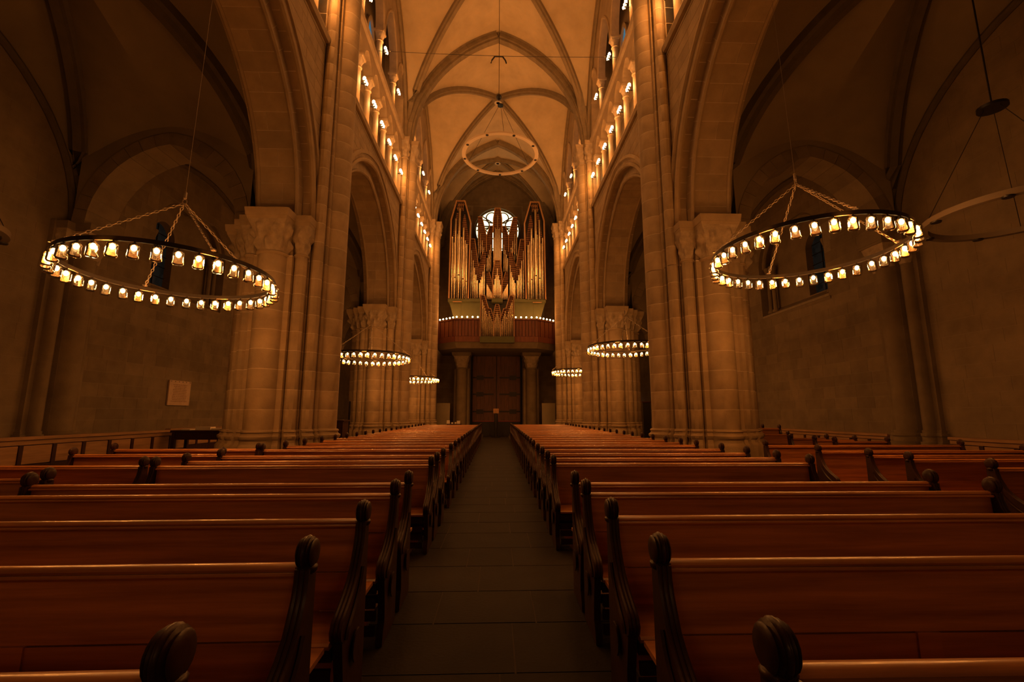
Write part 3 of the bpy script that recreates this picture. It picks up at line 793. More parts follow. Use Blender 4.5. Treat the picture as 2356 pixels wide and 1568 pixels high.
# ------------------------------------------------------------------ pews
def end_profile():
    P = [(.045,0),(.045,.94),(.03,.965),(-.03,.965)]
    curve = [(-.045,.95),(-.05,.90),(-.065,.84),(-.095,.78),(-.14,.72),(-.20,.665),(-.27,.62),(-.34,.585),(-.40,.56),(-.445,.535),(-.465,.50),(-.455,.465),(-.42,.44)]
    P = P + curve + [(-.40,.36),(-.37,.25),(-.36,.14),(-.40,.08),(-.42,0)]
    k = lambda c: [(p*.91 if p < -.1 else p, r) for p, r in c]
    return k(P), k(curve)
EP, EC = end_profile()
def build_pew(L, slats=True, endseat=0):
    """origin at the aisle end of the back, on the floor; the bench runs to +x, the sitter faces -y"""
    root = empty('pew')
    q = MB(); q.box(.03, L-.03, -.415, -.02, .415, .45)
    q.add([(.03,-.415,.415),(L-.03,-.415,.415),(L-.03,-.43,.425),(.03,-.43,.425),(.03,-.415,.45),(L-.03,-.415,.45),(L-.03,-.43,.44),(.03,-.43,.44)], [(0,1,2,3),(3,2,6,7),(7,6,5,4)])
    q.build('seat', WOOD, root)
    q = MB(); q.hexa([(.03,-.012,.665),(L-.03,-.012,.665),(L-.03,.02,.665),(.03,.02,.665),(.03,.0,.915),(L-.03,.0,.915),(L-.03,.03,.915),(.03,.03,.915)]); q.build('upper_back_board', WOOD, root)
    n = max(2, round(L/1.15)); d = (L-.06)/n
    for k in range(n):
        a, b = .03 + k*d, .03 + (k+1)*d
        q = MB(); q.box(a+.05, b-.05, -.018, .012, .45, .66); q.build('back_panel', WOOD, root)
        q = MB(); q.box(b-.05, b+.05 if k < n-1 else b, -.026, .016, .30, .665); q.build('back_stile', WOOD, root)
    q = MB(); q.box(.03, .08, -.026, .016, .30, .665); q.build('back_stile', WOOD, root)
    q = MB(); prof = [(-.028,.912),(-.036,.922),(-.03,.932),(-.02,.934),(-.024,.944),(-.012,.957),(.01,.962),(.034,.957),(.044,.944),(.04,.93),(.04,.912)]
    q.prism(prof, lambda p, r: (.03, p, r), lambda p, r: (L-.03, p, r)); q.build('back_rail', WOOD, root, True, 50)
    if slats:
        for k in range(4):
            q = MB(); q.box(.04, L-.04, -.36+.02*(k%2), -.335+.02*(k%2), .055 + k*.09, .055 + k*.09 + .062); q.build('slat', WOOD_D, root)
    for x in (0, L):
        q = MB(); q.prism(EP, lambda p, r: (x-.024, p, r), lambda p, r: (x+.024, p, r)); e = q.build('end_panel', WOOD_D, root, True, 35)
        q = MB()
        for o in (-.021, 0, .021): q.tube([(x+o, p, r) for p, r in EC], .011, 6, up=(1,0,0))
        q.build('edge_moulding', WOOD_D, e, True)
        q = MB(); q.lathe([(.02,-.036),(.050,-.035),(.058,-.029),(.052,-.023),(.066,-.016),(.061,-.010),(.071,-.003),(.071,.003),(.061,.010),(.066,.016),(.052,.023),(.058,.029),(.050,.035),(.02,.036)], 18, (x, .0, 1.005), 'x')
        q.lathe([(.034,.925),(.044,.935),(.046,.95),(.036,.96)], 12, (x,0,0)); q.build('finial', WOOD_D, e, True, 60)
        q = MB(); sx = -1 if x == 0 else 1            # carved rosette and leaf on the outer face
        q.lathe([(.085,0),(.085,.008),(.06,.014),(.055,.008),(.03,.008),(.02,.02),(.001,.022)], 14, (x + sx*.024 if sx > 0 else x-.024-.022, -.16, .33), 'x')
        q.tube([(x + sx*.03, p*.8-.0, r-.07) for p, r in EC[3:11]], .012, 5, up=(1,0,0)); q.build('carving', WOOD_D, e, True)
    return root
def end_seat(root, s, depth):
    """fold-down seat on the back of a pew, at its aisle end"""
    x0, x1 = sorted((s*.03, s*.40)); q = MB(); q.box(x0, x1, .05, .05+depth, .43, .455); s_ = q.build('end_seat', WOOD, root)
    q = MB(); q.box(x0+.03, x1-.02, .05, .07, .30, .36); q.box(x0+.03, x1-.02, .05, .07, .20, .25)
    for xx in (x0+.06, x1-.09): q.box(xx, xx+.03, .05, .05+depth*.8, .36, .43)
    q.build('bracket', WOOD_D, s_)
LEFT = [1.265,2.11,2.96,3.87,4.45,6.0,6.58,7.37,8.65,9.58,10.52,11.54]; RIGHT = [1.25,2.11,2.98,3.84,4.39,6.1,6.83,7.66,8.53,9.62,10.45,11.4]
protoR = build_pew(3.40); protoL = None
def mirror_tree(src):
    """copy of a thing with mirrored mesh data (x -> -x)"""
    c = src.copy(); C.objects.link(c); c.parent = None
    def rec(o, par):
        for ch in o.children:
            d = ch.copy(); C.objects.link(d); d.parent = par
            me = ch.data.copy(); me.transform(Matrix.Scale(-1, 4, (1,0,0))); me.flip_normals(); d.data = me
            rec(ch, d)
    rec(src, c); return c
protoL = mirror_tree(protoR)
def rows_of(first, upto=28.6, step=.95):
    r = list(first)
    while r[-1] + step < upto: r.append(r[-1] + step)
    return r
ends = []
for s, proto, first, xin in ((-1, protoL, LEFT, .80), (1, protoR, RIGHT, .71)):
    side = 'left' if s < 0 else 'right'
    rs = rows_of(first)
    for i, yv in enumerate(rs):
        if i == 0: r = proto
        else: r = copy_tree(proto, None, ('slat','carving') if i > 11 else ())
        r.location = (s*(xin + yv*(.0035 if s < 0 else .006)), yv, .008)
        if i < 5: r.rotation_euler = (0, 0, radians(-.5*s))
        dep = min(.42, (rs[i+1] - yv if i + 1 < len(rs) else .9) - .52)
        if dep > .12 and i < 14: ends.append((r, s, dep))
        where = ' at the bottom edge' if i == 0 else ' before the open gap' if i == 4 else ' facing the open gap' if i == 5 else ''
        tag(r, f'polished brown pew, {side} nave block, {ORD[i]} row from the front{where}', 'pew', f'pews in the {side} nave block')
for r, s, dep in ends: end_seat(r, s, dep)
# side-aisle pews
side_specs = [(-1, 4.9, 4.5, 4.6, 'long dark pew in shade'), (-1, 6.1, 4.45, 4.2, 'long dark pew'), (-1, 7.78, 4.45, 2.36, 'short dark pew with round knob'), (-1, 8.92, 4.45, 2.63, 'short dark pew against the light panelling'),
              (1, 5.5, 6.0, 3.9, 'dark pew in shade'), (1, 6.55, 5.93, 3.6, 'dark pew with scrolled end'), (1, 7.2, 5.88, 3.6, 'dark pew with curved end'), (1, 8.1, 5.7, 3.8, 'long dark pew with round end knob'), (1, 9.53, 5.6, 4.2, 'dark pew with a knob before the light panelling'),
              (1, 10.9, 8.1, 1.3, 'short dark pew beside the pillar base'), (1, 11.6, 8.1, 1.05, 'short dark pew behind the pillar base'), (1, 12.4, 8.0, 1.0, 'short brown pew near the wall column'), (1, 14.7, 7.9, 1.5, 'brown pew in the far aisle')]
cache = {}
for i, (s, yv, xi, L, lab) in enumerate(side_specs):
    r = build_pew(L, slats=False, endseat=0)
    if s < 0:
        r2 = mirror_tree(r)
        for ch in list(r.children_recursive): bpy.data.objects.remove(ch)
        bpy.data.objects.remove(r); r = r2
    r.location = (s*xi, yv, 0)
    k = [q for q in side_specs if q[0] == s].index((s, yv, xi, L, lab))
    tag(r, f'{lab}, {"left" if s < 0 else "right"} aisle, {ORD[k]} from the front', 'pew', f'pews in the {"left" if s < 0 else "right"} aisle')
# taller stall ends in the right aisle
for k, yv in enumerate((15.6, 16.6)):
    r = build_pew(1.6, slats=False, endseat=0); r.location = (8.1, yv, 0); r.scale = (1, 1, 1.17)
    tag(r, f'high backed dark stall with twin knobs in the right aisle, {"front" if k == 0 else "rear"} one', 'pew', 'stalls in the right aisle')

# ------------------------------------------------------------------ ring chandeliers
def build_chandelier(R=1.52, hook=1.28, n=38):
    root = empty('chandelier')
    q = MB(); N = 72
    q.sweep([(R*cos(2*pi*i/N), R*sin(2*pi*i/N), 0) for i in range(N)], [(-.012,-.032),(.012,-.032),(.012,.032),(-.012,.032)], up=(0,0,1), closed=True)
    q.build('ring_band', IRON, root, True)
    q = MB(); q.tube([((R-.0)*cos(2*pi*i/N), R*sin(2*pi*i/N), -.034) for i in range(N)], .005, 5, closed=True); q.build('lower_rim', CHAINM, root, True)
    jar = None
    for k in range(n):
        t = 2*pi*(k+.3)/n; x, y = R*cos(t), R*sin(t)
        if jar is None:
            q = MB(); q.lathe([(.04,-.075),(.070,-.09),(.074,-.12),(.071,-.155),(.075,-.165),(.071,-.195),(.075,-.225),(.073,-.26),(.06,-.278),(.001,-.278)], 14, (0,0,0)); jar = q.build('lamp_glass', GLASS, root, True, 60)
            q = MB(); q.lathe([(.012,-.03),(.016,-.05),(.036,-.06),(.036,-.078),(.02,-.084)], 10, (0,0,0)); cap = q.build('lamp_cap', IRON, jar, True)
            q = MB(); q.sphere((0,0,-.125), .034, 10, 7, 1.25); bulb = q.build('bulb', BULB, jar, True); j = jar
        else:
            j = jar.copy(); C.objects.link(j); j.parent = root
            for o in (cap, bulb): dup(o, j)
        j.location = (x, y, 0); j.rotation_euler = (random.uniform(-.07,.07), random.uniform(-.07,.07), 0)
    # four chains to the hook
    for k in range(4):
        t = 2*pi*(k+.5)/4 + .12; A = Vector((R*cos(t), R*sin(t), .05)); B = Vector((0,0,hook)); d = B - A; Ln = d.length; d.normalize()
        side = d.cross(Vector((0,0,1))).normalized(); up = side.cross(d); q = MB(); step = .072; m_ = int(Ln/step)
        for i in range(m_):
            c = A + d*(step*(i+.5)); u = side if i % 2 else up
            q.tube([tuple(c + d*(.046*cos(2*pi*j/8)) + u*(.019*sin(2*pi*j/8))) for j in range(8)], .0065, 4, closed=True, up=tuple(d.cross(u)))
        q.build('chain', CHAINM, root, True)
        q = MB(); q.box(A.x-.03, A.x+.03, A.y-.03, A.y+.03, .05, .075); q.build('chain_clamp', CHAINM, root)
    q = MB(); q.tube([(.035*cos(2*pi*i/12), 0, hook + .03 + .05*sin(2*pi*i/12)) for i in range(12)], .01, 5, closed=True, up=(0,1,0)); q.lathe([(.01,.08),(.025,.09),(.025,.2),(.01,.22)], 8, (0,0,hook)); q.build('hook', CHAINM, root, True)
    return root
ch0 = build_chandelier()
def PT(px, py, D):
    """point seen at pixel (px, py) of the photograph at distance D down the nave"""
    u, v = px - 1178.0, 784.0 - py
    a = F_PX*cos(PITCH) - v*sin(PITCH); up = F_PX*sin(PITCH) + v*cos(PITCH)
    dx = a*sin(YAW) + u*cos(YAW); dy = a*cos(YAW) - u*sin(YAW)
    return (dx/dy*D, CAM_Z + up/dy*D)
CH = [(-5.49, 7.69, 3.97, 'large lit ring chandelier hanging before the first pillar on the left'), (5.49, 7.62, 4.49, 'large lit ring chandelier hanging before the first pillar on the right'),
      (PT(852,825,18.2)[0], 18.2, PT(852,825,18.2)[1]+.13, 'lit ring chandelier between the first and second pillars on the left'), (PT(1353,804,18.2)[0]+1.55, 18.2, PT(1429,804,18.2)[1]+.13, 'lit ring chandelier between the first and second pillars on the right'),
      (PT(1010,874,28.7)[0]-1.55, 28.7, PT(971,874,28.7)[1]+.13, 'small looking lit ring chandelier far down the nave on the left'), (PT(1270,857,28.7)[0]+1.55, 28.7, PT(1310,857,28.7)[1]+.13, 'small looking lit ring chandelier far down the nave on the right'),
      (-5.49, -6.4, 3.97, 'lit ring chandelier behind the camera on the left'), (5.49, -6.4, 4.4, 'lit ring chandelier behind the camera on the right')]
for i, (x, y, z, lab) in enumerate(CH):
    r = ch0 if i == 0 else copy_tree(ch0, None, ('cable',))
    r.location = (x, y, z); r.rotation_euler = (radians(-1.2 if i < 2 else 0), 0, [.0,.5,.9,.3,.2,.7,.1,.4][i])
    tag(r, lab, 'chandelier', 'lit ring chandeliers')
    q = MB(); q.tube([(0,0,1.45),(0,0,(11.42 if abs(x) > PX-.5 else 11.86)-z)], .004, 5); q.build('cable', CHAINM, r)
    for k in range(8):
        t = 2*pi*(int(38*k/8) + .8)/38; point_light('lamp_light', (1.52*cos(t), 1.52*sin(t), -.16), P_CHAND*[.98,1.06,.92,.92,1.0,1.0,.3,.3][i]/8, r, .06)

# unlit pale ring lamps
def ring_lamp(R, loc, cable, label, canopy, spots=9, paint=None, cr=.012):
    root = empty('ring_lamp', loc, 0, label, 'lamp', 'unlit ring lamps'); N = 64; wd = .05*R
    q = MB(); q.sweep([(R*cos(2*pi*i/N), R*sin(2*pi*i/N), 0) for i in range(N)], [(-wd,-.05),(wd,-.05),(wd,.06),(-wd,.06)], up=(0,0,1), closed=True); q.build('ring', paint or PALE, root, True, 30)
    for k in range(spots):
        t = 2*pi*(k+.25)/spots; q = MB(); q.lathe([(.001,-.075),(.085,-.075),(.095,-.05)], 12, (R*cos(t), R*sin(t), 0)); q.build('spot_lens', BLACK, root, True)
    for k in range(3):
        t = 2*pi*k/3 + 2.7; q = MB(); q.tube([(R*cos(t), R*sin(t), .06), (.12*cos(t), .12*sin(t), cable)], cr, 5); q.build('suspension_cable', BLACK, root)
    q = MB(); q.lathe([(.001,cable-.03),(canopy,cable-.03),(canopy,cable+.03),(.001,cable+.05)], 18, (0,0,0)); q.build('canopy', BLACK, root, True)
    return root
ring_lamp(2.45, (.17, 28.45, 18.85), 3.7, 'large pale unlit ring lamp hung high under the vault keystone', .2)
r = ring_lamp(1.28, (9.95, 8.0, 5.42), 2.27, 'pale unlit ring lamp cut by the right edge', .24, 7, DIM, .007); q = MB(); q.tube([(0,0,2.27),(0,0,5.0)], .016, 6); q.build('rod', BLACK, r)
r = ring_lamp(1.12, (-10.35, 8.0, 5.02), 2.1, 'dark unlit ring lamp peeping in at the left edge', .24, 7, DIM, .007); q = MB(); q.tube([(0,0,2.1),(0,0,6.2)], .016, 6); q.build('rod', BLACK, r)

# ------------------------------------------------------------------ small lamp clusters on the colonnettes
def build_sconce():
    root = empty('lamp_cluster')
    q = MB(); q.box(-.02, .16, -.02, .02, -.10, -.06); q.tube([(0,-.16,-.08),(0,.16,-.08)], .015, 6); q.build('bracket', IRON, root)
    first = None
    for k in (-1, 0, 1):
        if first is None:
            q = MB(); q.sphere((0,0,.02), .062, 8, 6, 1.35); first = q.build('bulb', BULB_S, root, True); o = first
            q = MB(); q.lathe([(.03,-.08),(.035,-.06)], 8, (0,0,0)); sk = q.build('socket', IRON, first)
        else: o = dup(first, root); dup(sk, o)
        o.location = (0, k*.14, 0)
    return root
sc0 = build_sconce(); done = False
bayname = {1: 'first', 2: 'second', 3: 'third', 4: 'last'}
for (s, y, z, bi, k, up) in sconces:
    r = sc0 if not done else copy_tree(sc0); done = True
    r.location = (s*(XN - .14), y, z); r.rotation_euler = (0, 0, 0 if s > 0 else pi)
    lv = 'clerestory column' if up else 'triforium column'
    tag(r, f'lit bulb cluster on the {ORD[k]} {lv}, {bayname[bi]} bay, {"left" if s < 0 else "right"} side', 'lamp', 'bulb clusters on the gallery columns')
    point_light('lamp_light', (-.16, 0, .0), P_CLER if up else P_SCONCE, r, .1)
# unseen floodlights added on the upper string course to brighten the vault
fl0 = None
for s in (-1, 1):
    for bi in (1, 2, 3):
        for e in (-3.3, 3.3):
            yc = (BAYS[bi][0] + BAYS[bi][1]) / 2
            if fl0 is None:
                fl0 = empty('floodlight'); q = MB(); q.box(-.12,.12,-.16,.16,.0,.05); q.box(-.1,.1,-.14,.14,.05,.16); q.build('housing', BLACK, fl0); q = MB(); q.box(-.09,.09,-.13,.13,.155,.165); q.build('lens', PALE, fl0); r = fl0
            else: r = copy_tree(fl0)
            r.location = (s*(XN+.0), yc + e, Z_STR2 + .04)
            tag(r, f'small black floodlight on the upper ledge, {bayname[bi]} bay, {"left" if s < 0 else "right"} side, {"near" if e < 0 else "far"} end', 'floodlight', 'floodlights on the upper ledge')
            l = bpy.data.lights.new('vault_fill_light', 'SPOT'); l.energy = P_VAULT_FILL; l.color = LAMP; l.spot_size = radians(120); l.spot_blend = .9; l.shadow_soft_size = .1
            o = bpy.data.objects.new('vault_fill_light', l); C.objects.link(o); o.location = (s*(XN-.25), yc + e, Z_STR2 + .3)
            o.rotation_euler = (Vector((-s*4.0, -e*.7, 6.0))).to_track_quat('-Z', 'Y').to_euler()

# ------------------------------------------------------------------ organ
OX = .02; D0 = 35.9
def cz(cy_, D=D0): return PT(1142, 430 + cy_/4.02, D)[1]
def cx(cx_, D=D0): return (cx_ - 570) / 4.02 / 4.02 * 0 + (PT(1142 + (cx_-570)/4.02, 600, D)[0] - PT(1142, 600, D)[0])
org = empty('pipe_organ', (OX, D0, 0), 0, 'tall pipe organ with stepped metal pipes and red shutters on the loft', 'organ')
def organ_pipe(xc, top, mouth, foot, wpx, D, parent=org):
    x, zt, zm, zf = cx(xc, D), cz(top, D), cz(mouth, D), cz(foot, D); r = max(.022, abs(cx(570+wpx/2, D)))
    q = MB(); q.lathe([(r*.28, zf), (r*.98, zm-.03), (r, zm), (r, zt), (r*.9, zt), (r*.9, zt-.15)], 12, (x, D-D0-r, 0)); q.build('organ_pipe', PIPE, parent, True, 50)
    if r > .07:
        q = MB(); q.box(x-r*.7, x+r*.7, D-D0-2*r-.006, D-D0-2*r+.03, zm, zm+r*.75); q.build('pipe_mouth', BLACK, parent)
def slat_panel(poly, D, parent=org, colr=SLATM, deep=.5):
    """shutter: dark backing with horizontal slats clipped to the outline (crop pixels)"""
    P = [(cx(a, D), cz(b, D)) for a, b in poly]
    q = MB(); q.prism(P, lambda u, v: (u, D-D0+.03, v), lambda u, v: (u, D-D0+deep, v)); q.build('case_panel', BLACK, parent)
    z0, z1 = min(p[1] for p in P), max(p[1] for p in P); st = .158; z = z0
    while z < z1:
        sl = clip_poly(clip_poly(P, (0,1), z + .012), (0,-1), -(z + st - .045))
        if len(sl) >= 3 and area(sl) > .004:
            q = MB(); q.prism(sl, lambda u, v: (u, D-D0-.02, v), lambda u, v: (u, D-D0+.03, v)); q.build('slat', colr, parent)
        z += st
def frame_line(pts, D, parent=org, w=.05, closed=False, m_=CASE):
    q = MB(); q.sweep([(cx(a, D), D-D0-.06, cz(b, D)) for a, b in pts], [(-w,-.09),(w,-.09),(w,.09),(-w,.09)], up=(0,1,0), closed=closed); q.build('case_frame', m_, parent)
for mir in (False, True):
    M = (lambda a: 1140 - a) if mir else (lambda a: a)
    MP = lambda poly: [(M(a), b) for a, b in poly]
    # pedal tower
    T = [(136,312),(183,138),(260,138),(318,335),(306,1040),(130,1040)]
    D = 35.7
    P = [(cx(a, D), cz(b, D)) for a, b in MP(T)]
    q = MB(); q.prism(P, lambda u, v: (u, D-D0+.15, v), lambda u, v: (u, D-D0+.9, v)); q.build('case_panel', BLACK, org)
    slat_panel(MP([(150,470),(186,240),(200,240),(200,420),(160,560)]), D+.12); slat_panel(MP([(240,330),(262,240),(302,470),(302,540),(270,540),(240,400)]), D+.12)
    frame_line(MP(T), D, w=.06, closed=True)
    for fx in (196, 212, 228, 244):
        q = MB(); a0 = 145 + 6*abs(fx-220)/24
        q.tube([(cx(M(fx), D), D-D0+.02, cz(150, D)), (cx(M(fx), D), D-D0+.02, cz(225, D))], .025, 4)
        q.tube([(cx(M(fx), D), D-D0+.02, cz(185, D)), (cx(M(fx+12), D), D-D0+.02, cz(160, D))], .022, 4); q.tube([(cx(M(fx), D), D-D0+.02, cz(215, D)), (cx(M(fx-11), D), D-D0+.02, cz(195, D))], .022, 4)
        q.build('fretwork', CASE, org)
    for a in ((152,470,872,1035,15), (180,305,850,1035,21), (215,215,828,1038,27), (255,385,862,1038,22), (286,535,882,1038,16), (167,520,860,1036,9), (199,440,850,1036,9), (236,470,850,1036,10), (271,500,870,1036,9)):
        organ_pipe(M(a[0]), a[1], a[2], a[3], a[4], 35.62)
    # lower flats
    slat_panel(MP([(322,488),(357,488),(398,745),(398,940),(322,700)]), 36.2); frame_line(MP([(320,486),(358,486),(397,742),(436,602)]), 36.1, w=.03)
    for k, (xc, tp) in enumerate(((328,590),(346,685),(360,755),(374,815),(387,865))): organ_pipe(M(xc), tp, 885+18*k, 1045, 12, 36.0)
    slat_panel(MP([(400,745),(436,604),(464,604),(464,730),(404,880)]), 36.2)
    for k, (xc, tp) in enumerate(((407,890),(417,862),(427,835),(438,785),(452,722))): organ_pipe(M(xc), tp, 990-14*k, 1045, 11, 36.0)
    slat_panel(MP([(468,790),(494,790),(530,905),(530,985),(468,900)]), 36.2); frame_line(MP([(494,788),(530,903)]), 36.1, w=.03)
    for k in range(9): organ_pipe(M(474 + 6*k), 895 + 11*k, 985 + 4*k, 1040, 5.5, 36.0)
    # upper flats
    slat_panel(MP([(385,282),(424,282),(468,462),(468,604),(385,604)]), 36.6); frame_line(MP([(385,282),(424,282),(468,460),(468,604)]), 36.5, w=.03)
    for (xc, tp, bt) in ((392,405,650),(410,430,655),(428,500,610),(443,560,600)): organ_pipe(M(xc), tp, bt-40, bt+20, 9, 36.35)
    slat_panel(MP([(468,462),(498,368),(524,368),(524,600),(468,640)]), 36.6); frame_line(MP([(468,460),(498,366),(524,366)]), 36.5, w=.03)
    for (xc, tp) in ((474,660),(485,628),(497,585),(510,535)): organ_pipe(M(xc), tp, 735, 785, 9, 36.35)
    # green base cabinets
    D = 35.7
    q = MB(); xa, xb = sorted((cx(M(128), D), cx(M(420), D))); q.box(xa-.05, xb, D-D0-.15, D-D0+1.0, cz(1064, D), cz(1036, D)); q.build('cornice', GREEN, org)
    P = [(cx(a, D), cz(b, D)) for a, b in MP([(132,1064),(420,1064),(420,1250),(180,1250),(172,1200)])]
    q = MB(); q.prism(P, lambda u, v: (u, D-D0, v), lambda u, v: (u, D-D0+.9, v)); q.build('base_cabinet', GREEN, org)
    for (a, b) in ((178,240),(318,402)):
        xa, xb = sorted((cx(M(a), D), cx(M(b), D))); q = MB(); q.box(xa, xb, D-D0-.03, D-D0, cz(1200, D), cz(1080, D)); q.build('cabinet_door', GREEN, org)
    xa, xb = sorted((cx(M(166), D), cx(M(248), D))); q = MB(); q.box(xa, xb, D-D0-.2, D-D0-.1, cz(1069, D), cz(1064, D)); q.build('ledge', CASE, org)
# centre towers
slat_panel([(530,300),(545,205),(595,205),(608,300),(608,680),(530,680)], 36.2); frame_line([(528,420),(530,300),(546,200),(594,200),(610,300),(611,420)], 36.1, w=.04)
for k, xc in enumerate((536,548,559,570,581,592,604)): organ_pipe(xc, [470,380,390,265,390,380,470][k], 690, 740, 10, 36.0)
slat_panel([(528,800),(548,684),(592,684),(611,800),(609,1000),(530,1000)], 35.9, colr=CASE); frame_line([(528,1050),(528,800),(547,682),(593,682),(612,800),(612,1050)], 35.8, w=.04)
for xc, tp in ((538,905),(548,850),(558,815),(570,755),(582,820),(592,860),(602,905)): organ_pipe(xc, tp, 955, 1035, 9, 35.7)
q = MB(); q.box(cx(520), cx(620), -.35, .6, cz(1072), cz(1040)); q.build('cornice', GREEN, org)
q = MB(); q.box(cx(400), cx(740), .15, .9, cz(1250), cz(1050)); q.build('case_panel', BLACK, org)
q = MB(); q.box(cx(130), cx(1010), .9, 1.5, cz(1250), cz(800)); q.build('case_body', BLACK, org)
# choir organ on the parapet
DR = 33.75; ro = empty('choir_organ', (OX, D0, 0), 0, 'small choir organ with thin pipes hung on the front of the loft', 'organ')
P = [(cx(a, DR), cz(b, DR)) for a, b in ((418,1385),(422,1005),(456,1005),(492,1122),(540,1215),(600,1215),(648,1122),(684,1005),(718,1005),(722,1385))]
q = MB(); q.prism(P, lambda u, v: (u, DR-D0+.12, v), lambda u, v: (u, DR-D0+.30, v)); q.build('case_body', BLACK, ro)
for mir in (False, True):
    M = (lambda a: 1140 - a) if mir else (lambda a: a); MP = lambda poly: [(M(a), b) for a, b in poly]
    slat_panel(MP([(424,1008),(454,1008),(490,1124),(490,1240),(424,1050)]), DR+.1, ro, SLATM, .2); slat_panel(MP([(492,1128),(508,1128),(538,1218),(538,1290),(492,1180)]), DR+.1, ro, SLATM, .2)
    frame_line(MP([(418,1385),(420,1003),(456,1003),(492,1124),(512,1126),(540,1214)]), DR, ro, w=.03)
    for k in range(7): organ_pipe(M(432 + 9*k), 1045 + 26*k, 1290 + 11*k, 1384, 6.5, DR-.02, ro)
    for k in range(6): organ_pipe(M(496 + 8*k), 1145 + 24*k, 1310 + 12*k, 1384, 5.5, DR-.02, ro)
slat_panel([(540,1160),(556,1090),(584,1090),(600,1160),(600,1300),(540,1300)], DR-.05, ro, CASE, .2); frame_line([(540,1380),(540,1160),(556,1088),(584,1088),(600,1160),(600,1380)], DR-.1, ro, w=.03)
for xc, tp in ((546,1235),(554,1205),(562,1180),(570,1155),(578,1180),(586,1205),(594,1235)): organ_pipe(xc, tp, 1310, 1384, 6, DR-.2, ro)
q = MB()
for k in range(4):
    a, b = 416 + k*77.5, 416 + (k+1)*77.5
    q.hexa([(cx(a,DR), DR-D0-.15, cz(1440,DR)), (cx(b,DR), DR-D0-.15, cz(1440,DR)), (cx(b,DR), DR-D0+.30, cz(1440,DR)), (cx(a,DR), DR-D0+.30, cz(1440,DR)), (cx(a,DR), DR-D0-.22, cz(1385,DR)), (cx(b,DR), DR-D0-.22, cz(1385,DR)), (cx(b,DR), DR-D0+.30, cz(1385,DR)), (cx(a,DR), DR-D0+.30, cz(1385,DR))])
q.build('base_box', GREEN, ro)

# ------------------------------------------------------------------ organ loft
ZL0, ZL1 = 7.0, 8.78
loft = empty('organ_loft', (0, 0, 0), 0, 'dark red wooden organ loft with bowed parapet above the portal', 'balcony')
outl = [(-4.75,35.5),(-3.15,34.15),(3.15,34.15),(4.75,35.5)]
q = MB(); q.prism(outl + [(4.75,WEST),(-4.75,WEST)], lambda a, b: (a*.97, b+.25 if b < 38 else b, 6.55), lambda a, b: (a, b, ZL0)); q.build('platform', STONE_W, loft)
for i in range(3):
    A, B = Vector(outl[i]), Vector(outl[i+1]); d = (B-A); L = d.length; d.normalize(); nrm = Vector((d.y, -d.x))
    def seg(m, u0, u1, z0, z1, o0, o1):
        c = [A + d*u0 + nrm*o0, A + d*u1 + nrm*o0, A + d*u1 + nrm*o1, A + d*u0 + nrm*o1]
        m.hexa([(p.x, p.y, z0) for p in c] + [(p.x, p.y, z1) for p in c])
    q = MB(); seg(q, 0, L, ZL0, ZL0+.42, .06, -.06); q.build('base_beam', PARAPET, loft)
    q = MB(); seg(q, 0, L, ZL1-.1, ZL1, .07, -.07); q.build('hand_rail', PARAPET, loft)
    q = MB(); seg(q, 0, L, ZL0+.42, ZL1-.1, -.03, -.05); q.build('backing', WOOD_D, loft)
    n = round(L/.24)
    for k in range(n):
        q = MB(); seg(q, L*k/n+.02, L*(k+1)/n-.02, ZL0+.44, ZL1-.12, .035 if k % 2 else .0, -.03); q.build('board', PARAPET, loft)
bulbs = []
for k in range(5):
    for s in (-1, 1):
        bulbs.append((s*(1.45 + k*.40), 34.1)); t = (k+.5)/5
        bulbs.append((s*(3.2 + t*1.4), 34.2 + t*1.2))
b0 = None
for i, (bx, by) in enumerate(sorted(bulbs)):
    if b0 is None:
        b0 = empty('parapet_lamp'); q = MB(); q.sphere((0,0,.12), .062, 12, 8); q.build('bulb', BULB, b0, True); q = MB(); q.lathe([(.05,0),(.05,.03),(.02,.05),(.025,.065)], 10); q.build('base', IRON, b0, True); r = b0
    else: r = copy_tree(b0)
    r.location = (bx, by, ZL1)
    tag(r, f'round glowing bulb on the loft rail, {ORD[i]} from the left end', 'lamp', 'bulbs along the loft rail')
    if i % 2 == 0: point_light('lamp_light', (0, 0, .3), P_GALLERY/2, r, .08)
# portal columns under the loft
for s in (-1, 1):
    r = tag(empty('pillar', (s*2.85, 37.4, 0)), f'squat stone portal column under the organ loft, {"left" if s < 0 else "right"} of the door', 'pillar', None, 'structure')
    q = MB(); q.lathe([(.62,0),(.62,.35),(.55,.4),(.58,.5),(.5,.58),(.44,.62),(.43,5.2),(.48,5.24),(.48,5.32),(.43,5.36)], 20); q.build('shaft', STONE_W, r, True, 30)
    for e in (-.5, .5):
        q = MB(); q.lathe([(.3,0),(.3,.35),(.24,.45),(.17,.6),(.165,5.22),(.2,5.26),(.165,5.32)], 12, (e, .25, 0)); q.build('nook_shaft', STONE_W, r, True, 30)
    carved_capital((0,0), .44, .66, 5.34, 6.25, 36, 8, .05).build('capital', STONE_C, r, True, 60)
    q = MB(); abacus(q, (0,.1), .78, 6.25, 6.55); q.build('abacus', STONE_W, r)
    # grey panel and things on the floor at the back
    b = empty('notice_board', (s*4.15 - (.05 if s > 0 else 0), 36.2, 0), 0, f'plain pale grey panel standing at the back wall, {"left" if s < 0 else "right"} of the portal', 'panel', 'grey panels by the portal')
    q = MB(); q.box(-.52, .52, -.04, .04, .12, 2.45); q.build('board', GREY, b)
    q = MB(); q.box(-.5, -.44, -.2, .2, 0, .12); q.box(.44, .5, -.2, .2, 0, .12); q.build('foot', BLACK, b)
